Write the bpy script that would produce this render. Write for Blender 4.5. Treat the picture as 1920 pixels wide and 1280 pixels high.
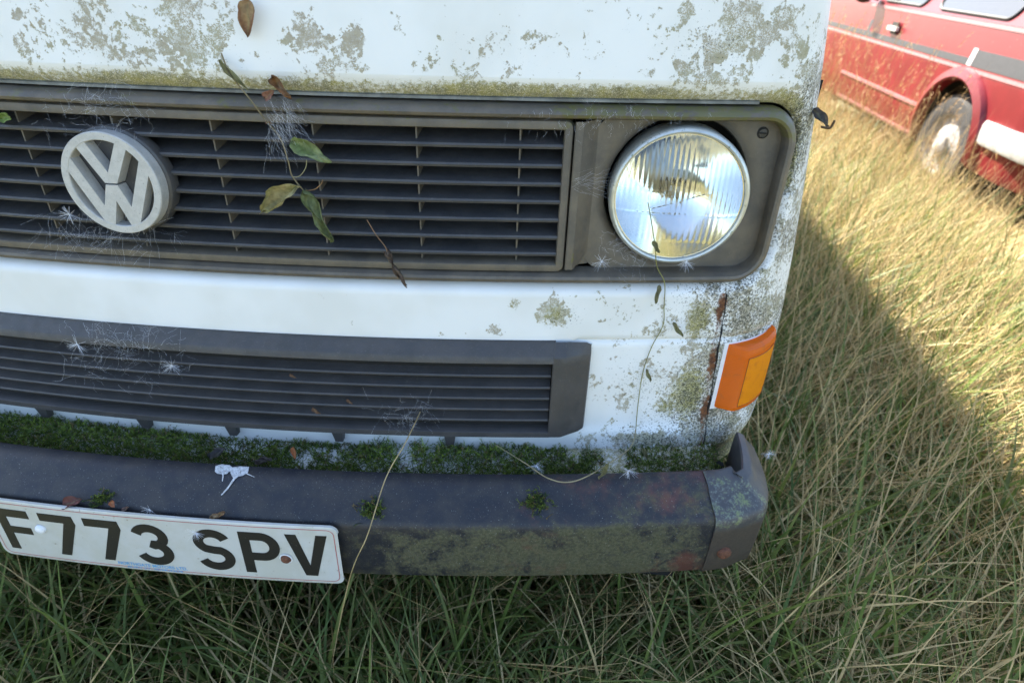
import bpy, bmesh, math, random
import numpy as np
from mathutils import Vector, Matrix
random.seed(7); RNG = np.random.default_rng(11)
sc = bpy.context.scene
for o in list(bpy.data.objects): bpy.data.objects.remove(o)
R = math.radians
# ------------------------------------------------------------------ camera
Z0 = 0.90                       # headlamp centre above the ground; the van is measured from there
CF = dict(f=1098.73, pitch=33.655, yaw=4.405, roll=1.558, c=(0.56462, -0.69591, 0.26214))
pi_, ya_, ro_ = R(CF['pitch']), R(CF['yaw']), R(CF['roll'])
FW = np.array([-math.sin(ya_)*math.cos(pi_), math.cos(ya_)*math.cos(pi_), -math.sin(pi_)])
RT0 = np.array([math.cos(ya_), math.sin(ya_), 0.]); UP0 = np.cross(RT0, FW)
RT = math.cos(ro_)*RT0 + math.sin(ro_)*UP0
UP = -math.sin(ro_)*RT0 + math.cos(ro_)*UP0
CAM = np.array(CF['c'])
cd = bpy.data.cameras.new('camera'); cam = bpy.data.objects.new('camera', cd); sc.collection.objects.link(cam)
m = Matrix([[RT[i], UP[i], -FW[i], CAM[i] + (Z0 if i == 2 else 0)] for i in range(3)] + [[0, 0, 0, 1]])
cam.matrix_world = m
cd.sensor_width = 36; cd.lens = CF['f']*36/1920; cd.clip_start = 0.02; cd.clip_end = 3000
cd.dof.use_dof = True; cd.dof.focus_distance = 0.78; cd.dof.aperture_fstop = 5.0
sc.camera = cam
# ------------------------------------------------------------------ light
TOSUN = Vector((-0.56, 0.86, 1.0)).normalized()
w = bpy.data.worlds.new('World'); sc.world = w; w.use_nodes = True
nt = w.node_tree; bg = nt.nodes['Background']
sky = nt.nodes.new('ShaderNodeTexSky'); sky.sky_type = 'NISHITA'; sky.sun_disc = False
sky.sun_elevation = math.asin(TOSUN.z); sky.sun_rotation = math.atan2(TOSUN.x, TOSUN.y)
sky.air_density = 1.0; sky.dust_density = 1.6; sky.ozone_density = 1.0
nt.links.new(sky.outputs[0], bg.inputs[0]); bg.inputs[1].default_value = 0.102
sl = bpy.data.lights.new('sun', 'SUN'); sl.energy = 5.0; sl.angle = R(0.55); sl.color = (1, 0.93, 0.82)
so = bpy.data.objects.new('sun', sl); sc.collection.objects.link(so)
so.rotation_euler = (-TOSUN).to_track_quat('-Z', 'Y').to_euler(); so.location = (0, 0, 10)
vs = sc.view_settings; vs.view_transform = 'Standard'; vs.look = 'None'; vs.exposure = 2.5; vs.gamma = 1
vs.use_curve_mapping = False
# ------------------------------------------------------------------ photo rays and the van's front surface
K2, K4, SL = 0.10792, -0.00527, 0.0769
X0C, EC = 0.80, 0.13
WZ = np.array([[-.60, .93], [-.47, .935], [-.40, .94], [-.35, .945], [-.30, .947], [-.25, .946], [-.20, .944], [-.10, .934], [0, .922], [.05, .915], [.10, .909], [.15, .902], [.22, .890], [.34, .872], [1.1, .76]])
def wz(z): return np.interp(z, WZ[:, 0], WZ[:, 1])
def ybody(x, z):
    x = np.asarray(x, float); z = np.asarray(z, float); ax = np.abs(x)
    ww = wz(z); u = np.clip((ax-X0C)/(ww-X0C), 0, 1)
    return K2*x**2 + K4*x**4 + SL*z + EC*(1-np.sqrt(1-u*u))
def ray(px, py):
    return FW + RT*(px-960)/CF['f'] + UP*(640-py)/CF['f']
def onB(px, py, off=0.):
    r = ray(px, py); t = np.linspace(.35, 1.7, 4000)
    P = CAM + t[:, None]*r
    g = (P[:, 1] - off > ybody(P[:, 0], P[:, 2])) & (np.abs(P[:, 0]) < wz(P[:, 2]))
    i = int(np.argmax(g)) if g.any() else int(np.argmin(np.abs(P[:, 0]-wz(P[:, 2]))))
    return P[i]
def onz(px, py, z): r = ray(px, py); return CAM + r*(z-CAM[2])/r[2]
def ony(px, py, y): r = ray(px, py); return CAM + r*(y-CAM[1])/r[1]
# ------------------------------------------------------------------ node helpers
def newmat(name):
    mt = bpy.data.materials.new(name); mt.use_nodes = True
    return mt, mt.node_tree, mt.node_tree.nodes['Principled BSDF']
class NT:
    def __init__(s, nt): s.nt = nt; s._tc = None
    def n(s, t, **k):
        x = s.nt.nodes.new(t)
        for a, b in k.items(): setattr(x, a, b)
        return x
    def l(s, a, b): s.nt.links.new(a, b)
    def tc(s):
        if not s._tc: s._tc = s.n('ShaderNodeNewGeometry').outputs['Position']
        return s._tc
    def noise(s, scale, detail=4, rough=.55, dist=0., vec=None, stretch=None):
        x = s.n('ShaderNodeTexNoise'); x.inputs['Scale'].default_value = scale; x.inputs['Detail'].default_value = detail
        x.inputs['Roughness'].default_value = rough; x.inputs['Distortion'].default_value = dist
        v = vec or s.tc()
        if stretch:
            mp = s.n('ShaderNodeMapping'); mp.inputs['Scale'].default_value = stretch; s.l(v, mp.inputs[0]); v = mp.outputs[0]
        s.l(v, x.inputs['Vector']); return x.outputs[0]
    def math(s, op, a, b=None, c=None, clamp=False):
        x = s.n('ShaderNodeMath', operation=op); x.use_clamp = clamp
        for i, v in enumerate((a, b, c)):
            if v is None: continue
            if isinstance(v, (int, float)): x.inputs[i].default_value = v
            else: s.l(v, x.inputs[i])
        return x.outputs[0]
    def ramp(s, v, lo, hi, a=0., b=1.):
        x = s.n('ShaderNodeMapRange'); x.interpolation_type = 'SMOOTHSTEP'
        x.inputs[1].default_value = lo; x.inputs[2].default_value = hi; x.inputs[3].default_value = a; x.inputs[4].default_value = b
        s.l(v, x.inputs[0]); return x.outputs[0]
    def mix(s, f, a, b):
        x = s.n('ShaderNodeMix', data_type='RGBA')
        if isinstance(f, (int, float)): x.inputs[0].default_value = f
        else: s.l(f, x.inputs[0])
        for i, v in ((6, a), (7, b)):
            if isinstance(v, tuple): x.inputs[i].default_value = (*v, 1)
            else: s.l(v, x.inputs[i])
        return x.outputs[2]
    def attr(s, name):
        x = s.n('ShaderNodeAttribute', attribute_name=name); return x.outputs['Fac']
    def bump(s, h, strength, dist, p):
        b = s.n('ShaderNodeBump'); b.inputs['Strength'].default_value = strength; b.inputs['Distance'].default_value = dist
        s.l(h, b.inputs['Height']); s.l(b.outputs[0], p.inputs['Normal'])
def simple(name, col, rough=.5, metal=0., var=.25, scale=40, spec=.5, bump=0., col2=None, fine=None):
    mt, t, p = newmat(name); N = NT(t)
    c2 = col2 or tuple(c*(1-var) for c in col)
    n = N.ramp(N.noise(scale, 6, .65), .35, .65)
    c = N.mix(n, col, c2)
    if fine:
        f = N.ramp(N.noise(fine[0], 3, .6), fine[1], fine[1]+.08); c = N.mix(f, c, fine[2])
    N.l(c, p.inputs['Base Color']); p.inputs['Roughness'].default_value = rough; p.inputs['Metallic'].default_value = metal
    p.inputs['Specular IOR Level'].default_value = spec
    if bump: N.bump(N.noise(scale*5, 4, .6), bump, .002, p)
    return mt
MAT = {}
def paint_mat():
    mt, t, p = newmat('weathered_white_paint'); N = NT(t)
    alg, band, spk, rust = N.attr('algae'), N.attr('band'), N.attr('speck'), N.attr('rust')
    n1 = N.noise(42, 10, .66, .6); n2 = N.noise(150, 6, .7); n3 = N.noise(700, 3, .6)
    big = N.noise(9, 3, .5)
    base = N.mix(N.ramp(big, .35, .65), (.73, .73, .71), (.67, .665, .63))
    # patches of dried algae with ragged edges, flaked through by small white specks
    v = N.math('ADD', N.math('MULTIPLY', n1, .62), N.math('MULTIPLY', n2, .38))
    v = N.math('ADD', N.math('MULTIPLY', N.math('SUBTRACT', v, .5), 2.3), .5)
    v = N.math('ADD', v, N.math('MULTIPLY', N.math('SUBTRACT', alg, .5), .75))
    patch = N.ramp(v, .50, .545)
    hole = N.ramp(N.math('ADD', N.math('MULTIPLY', n3, .6), N.math('MULTIPLY', n2, .4)), .44, .54)
    hk = N.ramp(N.noise(26, 4, .6), .38, .62, .25, 1.)
    patch = N.math('MULTIPLY', patch, N.math('SUBTRACT', 1., N.math('MULTIPLY', N.math('SUBTRACT', 1., hole), hk)))
    hue = N.ramp(N.noise(14, 4, .6), .4, .62)
    acol = N.mix(hue, (.215, .17, .095), (.195, .18, .045))
    acol = N.mix(N.ramp(n3, .4, .65), acol, (.37, .32, .21))
    c = N.mix(N.math('MULTIPLY', patch, .88), base, acol)
    # the greener growth along edges
    bv = N.math('ADD', N.math('MULTIPLY', n2, .55), N.math('MULTIPLY', n3, .45))
    bv = N.math('ADD', bv, N.math('MULTIPLY', N.math('SUBTRACT', band, .5), .55))
    bm_ = N.ramp(bv, .47, .60)
    bcol = N.mix(N.ramp(N.noise(60, 5, .7), .4, .62), (.25, .225, .05), (.15, .14, .055))
    bcol = N.mix(N.ramp(n3, .52, .62), bcol, (.55, .50, .36))
    c = N.mix(N.math('MULTIPLY', bm_, .92), c, bcol)
    # fine black mould specks
    s1 = N.ramp(N.math('ADD', N.noise(330, 4, .75), N.math('MULTIPLY', N.math('SUBTRACT', spk, .5), .32)), .60, .66)
    c = N.mix(N.math('MULTIPLY', s1, .85), c, (.045, .045, .03))
    rv = N.ramp(N.math('ADD', N.noise(120, 6, .75), N.math('MULTIPLY', N.math('SUBTRACT', rust, .5), 0.75)), .50, .70)
    c = N.mix(rv, c, N.mix(N.ramp(n2, .42, .6), (.17, .065, .022), (.06, .025, .012)))
    N.l(c, p.inputs['Base Color'])
    dirty = N.math('MAXIMUM', N.math('MAXIMUM', patch, bm_), rv)
    N.l(N.ramp(dirty, 0, 1, .42, .9), p.inputs['Roughness'])
    h = N.math('ADD', N.math('MULTIPLY', dirty, .6), N.math('MULTIPLY', n3, .25))
    N.bump(h, .35, .0015, p)
    return mt
def grille_mat(name, c1, c2, moss=.0):
    mt, t, p = newmat(name); N = NT(t)
    n = N.ramp(N.noise(25, 6, .65), .35, .65); c = N.mix(n, c1, c2)
    dust = N.ramp(N.noise(420, 4, .7), .60, .72); c = N.mix(N.math('MULTIPLY', dust, .55), c, (.17, .155, .13))
    if moss:
        g = N.ramp(N.math('ADD', N.noise(70, 6, .7), N.math('MULTIPLY', N.math('SUBTRACT', N.attr('band'), .5), .6)), .55, .68)
        c = N.mix(N.math('MULTIPLY', g, .8), c, (.105, .10, .028))
    N.l(c, p.inputs['Base Color']); N.l(N.ramp(N.noise(60, 4), .3, .7, .42, .62), p.inputs['Roughness'])
    N.bump(N.noise(500, 4, .6), .25, .0008, p)
    return mt
def bumper_mat():
    mt, t, p = newmat('bumper_black_with_algae'); N = NT(t)
    g, r = N.attr('algae'), N.attr('rust'); n1 = N.noise(30, 8, .68, .4); n2 = N.noise(220, 5, .7)
    c = N.mix(N.ramp(n1, .35, .65), (.016, .018, .024), (.034, .032, .031))
    gv = N.math('ADD', N.math('ADD', N.math('MULTIPLY', n1, .7), N.math('MULTIPLY', n2, .3)), N.math('MULTIPLY', N.math('SUBTRACT', g, .5), .6))
    gm = N.ramp(gv, .44, .64); c = N.mix(N.math('MULTIPLY', gm, .80), c, N.mix(N.ramp(n2, .4, .6), (.062, .062, .027), (.095, .092, .05)))
    rv = N.math('ADD', N.noise(26, 6, .7), N.math('MULTIPLY', N.math('SUBTRACT', r, .5), .6))
    c = N.mix(N.math('MULTIPLY', N.ramp(rv, .46, .78), .7), c, (.12, .045, .032))
    sp = N.ramp(N.noise(520, 3, .7), .64, .70); c = N.mix(N.math('MULTIPLY', sp, .6), c, (.30, .30, .28))
    N.l(c, p.inputs['Base Color']); N.l(N.ramp(gm, 0, 1, .46, .85), p.inputs['Roughness']); p.inputs['Specular IOR Level'].default_value = .35
    N.bump(N.math('ADD', n2, N.math('MULTIPLY', gm, .6)), .3, .001, p)
    return mt
def cap_mat():
    mt, t, p = newmat('weathered_cap_plastic'); N = NT(t); g, r = N.attr('algae'), N.attr('rust'); n1 = N.noise(36, 8, .7, .4); n2 = N.noise(260, 5, .7)
    c = N.mix(N.ramp(n1, .35, .65), (.040, .041, .046), (.062, .058, .055))
    c = N.mix(N.math('MULTIPLY', N.ramp(r, .2, .4), .8), c, N.mix(N.ramp(n2, .4, .6), (.045, .034, .027), (.065, .05, .038)))
    v = N.math('ADD', N.math('ADD', N.math('MULTIPLY', n1, .5), N.math('MULTIPLY', n2, .5)), N.math('MULTIPLY', N.math('SUBTRACT', g, .5), .5))
    c = N.mix(N.math('MULTIPLY', N.ramp(v, .50, .62), .75), c, N.mix(N.ramp(n1, .45, .6), (.19, .22, .20), (.17, .21, .08)))
    N.l(c, p.inputs['Base Color']); p.inputs['Roughness'].default_value = .48; N.bump(n2, .25, .001, p); return mt
def leafmat(name, scale, trans=.35, rough=.55):
    mt, t, p = newmat(name); N = NT(t)
    a = N.n('ShaderNodeAttribute', attribute_name='col').outputs['Color']
    nz = N.ramp(N.noise(scale, 4, .6), .3, .7, .72, 1.2)
    mx = N.n('ShaderNodeVectorMath', operation='SCALE'); N.l(a, mx.inputs[0]); N.l(nz, mx.inputs['Scale'])
    N.l(mx.outputs[0], p.inputs['Base Color']); p.inputs['Roughness'].default_value = rough
    p.inputs['Specular IOR Level'].default_value = .35
    tr = N.n('ShaderNodeBsdfTranslucent'); N.l(mx.outputs[0], tr.inputs[0])
    ms = N.n('ShaderNodeMixShader'); ms.inputs[0].default_value = trans
    N.l(p.outputs[0], ms.inputs[1]); N.l(tr.outputs[0], ms.inputs[2])
    out = t.nodes['Material Output']; N.l(ms.outputs[0], out.inputs[0])
    return mt
MAT['paint'] = paint_mat()
MAT['frame'] = grille_mat('weathered_grey_plastic', (.125, .103, .075), (.082, .071, .056), 1)
MAT['slat'] = grille_mat('black_grille_plastic', (.062, .058, .055), (.042, .041, .042))
MAT['lower'] = grille_mat('dark_grey_vent_plastic', (.058, .053, .050), (.044, .042, .041))
MAT['dark'] = simple('dark_void', (.006, .006, .006), .9)
MAT['bumper'] = bumper_mat(); MAT['cap'] = cap_mat()
MAT['badge'] = simple('dull_cream_badge_plastic', (.47, .455, .42), .4, var=.14, scale=90, fine=(600, .62, (.22, .2, .17)))
MAT['plate'] = simple('yellowed_white_plate', (.50, .50, .47), .35, var=.1, scale=22, col2=(.46, .455, .40), fine=(160, .66, (.30, .26, .19)))
MAT['ink'] = simple('faded_black_characters', (.012, .012, .012), .45, var=.2, fine=(300, .66, (.10, .10, .08)))
MAT['red_ink'] = simple('faded_red_border', (.42, .11, .11), .5, var=.3, scale=20)
MAT['blue_ink'] = simple('blue_lettering', (.10, .33, .62), .5, var=.2)
MAT['rubber'] = simple('black_rubber', (.015, .015, .015), .6)
MAT['steel'] = simple('dull_chrome', (.62, .63, .57), .36, metal=.55, var=.2, scale=30, fine=(240, .62, (.20, .22, .14)))
MAT['shine'] = simple('reflector_chrome', (.86, .87, .86), .10, metal=1., var=.06, scale=30)
MAT['rusty'] = simple('rusty_steel', (.16, .06, .03), .8, var=.5, scale=200, bump=.4)
MAT['white'] = simple('white_plastic', (.75, .76, .78), .4, var=.08)
MAT['screw'] = simple('dark_screw', (.05, .048, .045), .5, metal=.4)
MAT['web'] = simple('pale_silk', (.75, .76, .80), .6, var=.1)
MAT['grass'] = leafmat('grass_blade', 30); MAT['straw'] = leafmat('straw', 40, .22, .6); MAT['leaf'] = leafmat('withered_leaf', 160, .3, .65)
MAT['moss'] = leafmat('moss', 200, .3, .7)
MAT['drop'] = simple('chalky_dropping', (.58, .58, .58), .85, var=.35, scale=260, fine=(420, .56, (.20, .20, .20)))
def glass_mat(name, col=(1, 1, 1), rough=.0, ior=1.46):
    mt, t, p = newmat(name); N = NT(t)
    p.inputs['Base Color'].default_value = (*col, 1); p.inputs['Transmission Weight'].default_value = 1; p.inputs['IOR'].default_value = ior
    N.l(N.ramp(N.noise(60, 5, .7), .45, .75, rough, rough+.10), p.inputs['Roughness']); return mt
MAT['glass'] = glass_mat('fluted_lamp_glass', (.97, .98, .96), .01)
def orange_mat():
    mt, t, p = newmat('orange_lens_plastic'); N = NT(t)
    wv = N.n('ShaderNodeTexWave'); wv.bands_direction = 'Z'; wv.inputs['Scale'].default_value = 110; N.l(N.tc(), wv.inputs[0])
    dirt = N.ramp(N.noise(45, 7, .7), .55, .7)
    c = N.mix(N.math('MULTIPLY', dirt, .4), (.86, .20, .006), (.55, .18, .04)); N.l(c, p.inputs['Base Color'])  # darker orange paints the dimmer bevel round the bright window
    p.inputs['Roughness'].default_value = .22; p.inputs['Subsurface Weight'].default_value = .0
    tr = N.n('ShaderNodeBsdfTranslucent'); N.l(c, tr.inputs[0]); ms = N.n('ShaderNodeMixShader'); ms.inputs[0].default_value = .45
    N.bump(wv.outputs[1], .5, .0008, p)
    N.l(p.outputs[0], ms.inputs[1]); N.l(tr.outputs[0], ms.inputs[2]); N.l(ms.outputs[0], t.nodes['Material Output'].inputs[0]); return mt
MAT['orange'] = orange_mat()
def orange_glow_mat():
    mt, t, p = newmat('ribbed_window_painted_glow'); N = NT(t)
    wv = N.n('ShaderNodeTexWave'); wv.bands_direction = 'X'; wv.inputs['Scale'].default_value = 140; N.l(N.tc(), wv.inputs[0])
    wz_ = N.n('ShaderNodeTexWave'); wz_.bands_direction = 'Z'; wz_.inputs['Scale'].default_value = 75; N.l(N.tc(), wz_.inputs[0])
    h = N.math('ADD', wv.outputs[1], N.math('MULTIPLY', wz_.outputs[1], .6))
    c = N.mix(N.ramp(N.noise(60, 6, .7), .5, .7), (1., .40, .008), (.85, .30, .02)); N.l(c, p.inputs['Base Color']); p.inputs['Roughness'].default_value = .25  # lighter orange paints the reflector's brightness into the window
    N.bump(h, .6, .0012, p); tr = N.n('ShaderNodeBsdfTranslucent'); N.l(c, tr.inputs[0]); ms = N.n('ShaderNodeMixShader'); ms.inputs[0].default_value = .4
    N.l(p.outputs[0], ms.inputs[1]); N.l(tr.outputs[0], ms.inputs[2]); N.l(ms.outputs[0], t.nodes['Material Output'].inputs[0]); return mt
MAT['orange_window_glow'] = orange_glow_mat()
MAT['red'] = simple('sun_faded_red_paint', (.17, .013, .018), .35, var=.2, scale=6, fine=(30, .66, (.26, .08, .075)))
MAT['red_trim'] = simple('faded_pink_trim', (.36, .14, .14), .5, var=.2)
MAT['grey_stripe'] = simple('dark_grey_decal_and_shadow', (.035, .036, .04), .5, var=.2)  # decal stripes, and the painted pillar shadow
MAT['pale_stripe'] = simple('pale_decal', (.5, .5, .5), .5)
MAT['chrome'] = simple('tarnished_white_bumper', (.55, .55, .53), .35, metal=.2, var=.25, scale=14)
MAT['tyre'] = simple('old_tyre', (.035, .034, .033), .85, var=.3)
MAT['rim'] = simple('dirty_white_wheel', (.40, .39, .37), .5, var=.6, scale=12)
def wglass():
    mt, t, p = newmat('car_window_glass'); p.inputs['Base Color'].default_value = (.02, .025, .028, 1); p.inputs['Roughness'].default_value = .04
    N = NT(t); N.l(N.ramp(N.noise(20, 5, .6), .4, .7, .03, .18), p.inputs['Roughness']); p.inputs['Specular IOR Level'].default_value = 1.; return mt
MAT['window'] = wglass()
# ------------------------------------------------------------------ object helpers
ORG = {}
def link(o): sc.collection.objects.link(o); return o
def tag(o, label=None, cat=None, group=None, kind=None):
    if label: o['label'] = label
    if cat: o['category'] = cat
    if group: o['group'] = group
    if kind: o['kind'] = kind
    return o
def empty(name, loc, label, cat, group=None):
    o = link(bpy.data.objects.new(name, None)); o.location = loc; o.empty_display_size = .1
    ORG[o.name] = np.array(loc, float); return tag(o, label, cat, group)
class MB:
    def __init__(s): s.v = []; s.f = []
    def add(s, vs, fs):
        b = len(s.v); s.v += [tuple(map(float, v)) for v in vs]; s.f += [tuple(i+b for i in f) for f in fs]; return b
    def grid(s, P, closed_u=False, closed_v=False):
        P = np.asarray(P, float); nu, nv = P.shape[:2]
        fs = []
        for i in range(nu if closed_u else nu-1):
            for j in range(nv if closed_v else nv-1):
                a = i*nv+j; b = ((i+1) % nu)*nv+j; c = ((i+1) % nu)*nv+(j+1) % nv; d_ = i*nv+(j+1) % nv
                fs.append((a, b, c, d_))
        s.add(P.reshape(-1, 3), fs)
    def box(s, lo, hi):
        x0, y0, z0 = lo; x1, y1, z1 = hi
        s.add([(x0, y0, z0), (x1, y0, z0), (x1, y1, z0), (x0, y1, z0), (x0, y0, z1), (x1, y0, z1), (x1, y1, z1), (x0, y1, z1)],
              [(0, 3, 2, 1), (4, 5, 6, 7), (0, 1, 5, 4), (1, 2, 6, 5), (2, 3, 7, 6), (3, 0, 4, 7)])
    def lathe(s, prof, c, ax=(0, -1, 0), up=(0, 0, 1), n=48, caps=False):
        # prof: list of (radius, height along ax)
        ax = np.array(ax, float); ax /= np.linalg.norm(ax); u = np.array(up, float); u -= ax*(u@ax); u /= np.linalg.norm(u); vv = np.cross(ax, u)
        th = np.linspace(0, 2*np.pi, n, endpoint=False)
        P = np.array([[np.array(c)+r*(math.cos(t)*u+math.sin(t)*vv)+h*ax for t in th] for r, h in prof])
        s.grid(P, False, True)
        if caps:
            b = len(s.v)-n; s.f.append(tuple(range(b, b+n))); b0 = len(s.v)-n*len(prof); s.f.append(tuple(reversed(range(b0, b0+n))))
    def tube(s, pts, r, n=5, taper=None):
        pts = [np.array(p, float) for p in pts]; rings = []
        for i, p in enumerate(pts):
            d = pts[min(i+1, len(pts)-1)]-pts[max(i-1, 0)]; d = d/(np.linalg.norm(d)+1e-12)
            a = np.cross(d, (0.3, .2, .93)); a /= np.linalg.norm(a)+1e-9; b = np.cross(d, a)
            rr = (r if taper is None else r+(taper-r)*i/(len(pts)-1))
            rings.append([p+rr*(math.cos(2*math.pi*k/n)*a+math.sin(2*math.pi*k/n)*b) for k in range(n)])
        s.grid(np.array(rings), False, True)
    def poly(s, pts2, fmap, depth, step=None):
        # concave polygon in 2D, mapped by fmap(u,v,d) -> 3D, extruded from d=0 to d=depth
        bm = bmesh.new(); vs = [bm.verts.new((p[0], p[1], 0)) for p in pts2]; f = bm.faces.new(vs); f.normal_update()
        bmesh.ops.triangulate(bm, faces=[f]); bm.verts.index_update()
        n = len(pts2); base = [fmap(p[0], p[1], 0) for p in pts2]; top = [fmap(p[0], p[1], depth) for p in pts2]
        fs = []
        for t in bm.faces:
            ix = [v.index for v in t.verts]; fs.append(tuple(i+n for i in ix)); fs.append(tuple(reversed(ix)))
        for i in range(n): j = (i+1) % n; fs.append((i, j, j+n, i+n))
        bm.free(); s.add(base+top, fs)
    def build(s, name, mat, parent=None, smooth=True, attrs=None, recalc=True, rel=True, angle=35):
        v = np.array(s.v, float)
        if rel: v[:, 2] += Z0
        org = np.zeros(3)
        if parent is not None: org = ORG[parent.name]
        me = bpy.data.meshes.new(name); me.from_pydata((v-org).tolist(), [], s.f); me.validate(); 
        if attrs:
            for k, a in attrs.items():
                at = me.attributes.new(k, 'FLOAT', 'POINT'); at.data.foreach_set('value', np.asarray(a, np.float32))
        me.materials.append(MAT[mat] if isinstance(mat, str) else mat)
        if recalc:
            bm = bmesh.new(); bm.from_mesh(me); bmesh.ops.recalc_face_normals(bm, faces=bm.faces); bm.to_mesh(me); bm.free()
        if smooth:
            me.polygons.foreach_set('use_smooth', [True]*len(me.polygons))
            if hasattr(me, 'set_sharp_from_angle'): me.set_sharp_from_angle(angle=R(angle))
        o = link(bpy.data.objects.new(name, me)); ORG[o.name] = org.copy()
        if parent is not None: o.parent = parent
        return o
def share(o, off):
    c = o.copy(); link(c); c.location = Vector(o.location)+Vector(off); ORG[c.name] = ORG[o.name]; return c
def colmesh(name, V, F, C, mat, parent=None, rel=True, smooth=True):
    V = np.array(V, np.float32).copy(); F = np.asarray(F, np.int32); k = F.shape[1]
    if rel: V[:, 2] += Z0
    org = np.zeros(3)
    if parent is not None: org = ORG[parent.name]
    V = V-org.astype(np.float32)
    me = bpy.data.meshes.new(name); me.vertices.add(len(V)); me.vertices.foreach_set('co', V.ravel())
    me.loops.add(F.size); me.loops.foreach_set('vertex_index', F.ravel()); me.polygons.add(len(F))
    me.polygons.foreach_set('loop_start', np.arange(0, F.size, k, dtype=np.int32)); me.polygons.foreach_set('loop_total', np.full(len(F), k, np.int32))
    me.update(calc_edges=True)
    if C is not None:
        at = me.color_attributes.new('col', 'FLOAT_COLOR', 'POINT'); c4 = np.ones((len(V), 4), np.float32); c4[:, :3] = C; at.data.foreach_set('color', c4.ravel())
    if smooth: me.polygons.foreach_set('use_smooth', [True]*len(F))
    me.materials.append(MAT[mat]); o = link(bpy.data.objects.new(name, me)); ORG[o.name] = org
    if parent is not None: o.parent = parent
    return o
def fbm(x, z, f=8., seed=0):
    r = np.random.default_rng(seed); out = np.zeros_like(np.asarray(x, float)); a = 1.
    for k in range(5):
        for _ in range(3):
            th = r.uniform(0, 6.28); ph = r.uniform(0, 6.28); out += a*np.sin(f*(x*math.cos(th)+z*math.sin(th))+ph)/3
        f *= 1.9; a *= .6
    return out
# ------------------------------------------------------------------ ground
def gz(x, y=0.): return -0.115*np.clip(np.asarray(x, float)-1.0, 0, 4.5)
def make_ground():
    xs = np.unique(np.concatenate([np.linspace(-300, -6, 14), np.linspace(-6, 10, 65), np.linspace(10, 300, 14)]))
    ys = np.unique(np.concatenate([np.linspace(-300, -6, 14), np.linspace(-6, 14, 81), np.linspace(14, 300, 14)]))
    X, Y = np.meshgrid(xs, ys, indexing='ij'); Z = gz(X)+.02*fbm(X, Y, 2., 3)-.02
    b = MB(); b.grid(np.stack([X, Y, Z], -1))
    mt, t, p = newmat('rough_meadow_soil'); N = NT(t)
    c = N.mix(N.ramp(N.noise(7, 8, .7), .35, .65), (.14, .135, .05), (.27, .225, .11)); c = N.mix(N.ramp(N.noise(60, 5, .7), .45, .6), c, (.05, .055, .02))
    N.l(c, p.inputs['Base Color']); p.inputs['Roughness'].default_value = .9; N.bump(N.noise(50, 6, .7), .8, .05, p)
    o = b.build('ground', mt, None, rel=False, recalc=False); tag(o, kind='structure')
make_ground()
def blades(bx, by, L, W, t0, bend, head, col, segs, tipcol=None, twist=None, zoff=None):
    n = len(bx); u = np.linspace(0, 1, segs+1)
    th = t0[:, None]+bend[:, None]*u[None, :]
    dl = (L/segs)[:, None]
    hx = np.concatenate([np.zeros((n, 1)), np.cumsum(np.sin((th[:, :-1]+th[:, 1:])/2)*dl, 1)], 1)
    hz = np.concatenate([np.zeros((n, 1)), np.cumsum(np.cos((th[:, :-1]+th[:, 1:])/2)*dl, 1)], 1)
    ch, sh = np.cos(head)[:, None], np.sin(head)[:, None]
    bz = gz(bx)-.02 if zoff is None else zoff
    cx = bx[:, None]+hx*ch; cy = by[:, None]+hx*sh; cz = bz[:, None]+hz
    tw = head+np.pi/2 if twist is None else twist
    wx, wy = np.cos(tw)[:, None], np.sin(tw)[:, None]
    ww = W[:, None]*np.maximum(.06, (1-u**2.2))[None, :]*(.65+.35*np.minimum(1, u*5))[None, :]/2
    V = np.empty((n, segs+1, 2, 3), np.float32)
    V[:, :, 0, 0] = cx-wx*ww; V[:, :, 1, 0] = cx+wx*ww; V[:, :, 0, 1] = cy-wy*ww; V[:, :, 1, 1] = cy+wy*ww
    V[:, :, 0, 2] = cz; V[:, :, 1, 2] = cz
    C = np.repeat(col[:, None, :], segs+1, 1)
    if tipcol is not None: C = C*(1-u[None, :, None]**2)+tipcol[:, None, :]*(u[None, :, None]**2)
    C = np.repeat(C[:, :, None, :], 2, 2)
    i = np.arange(n)[:, None]*(2*(segs+1))+np.arange(segs)[None, :]*2
    F = np.stack([i, i+1, i+3, i+2], -1).reshape(-1, 4)
    return V, F, C
def keep_out(V):
    # V (n,s,2,3) world: drop blades that cut the van, the cars or the lens
    x, y, z = V[..., 0], V[..., 1], V[..., 2]
    yb = -.21+K2*x**2
    a = (np.abs(x) < .96) & (y > yb-.015) & (y < .10) & (z > .375)
    b = (np.abs(x) < .965) & (y > .0) & (z > .36)
    c = (np.abs(x) < .90) & (y < yb) & (y > -1.2) & (z > .34)     # nothing stands up in front of the bumper
    d_ = (x > 3.16) & (x < 4.9) & (y > 2.65) & (y < 7.75) & (z > gz(x)+.16)
    e = (np.abs(x-CAM[0]) < .35) & (np.abs(y-CAM[1]) < .45) & (z > .45)
    return ~((a | b | c | d_ | e).any(axis=(1, 2)))
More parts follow.
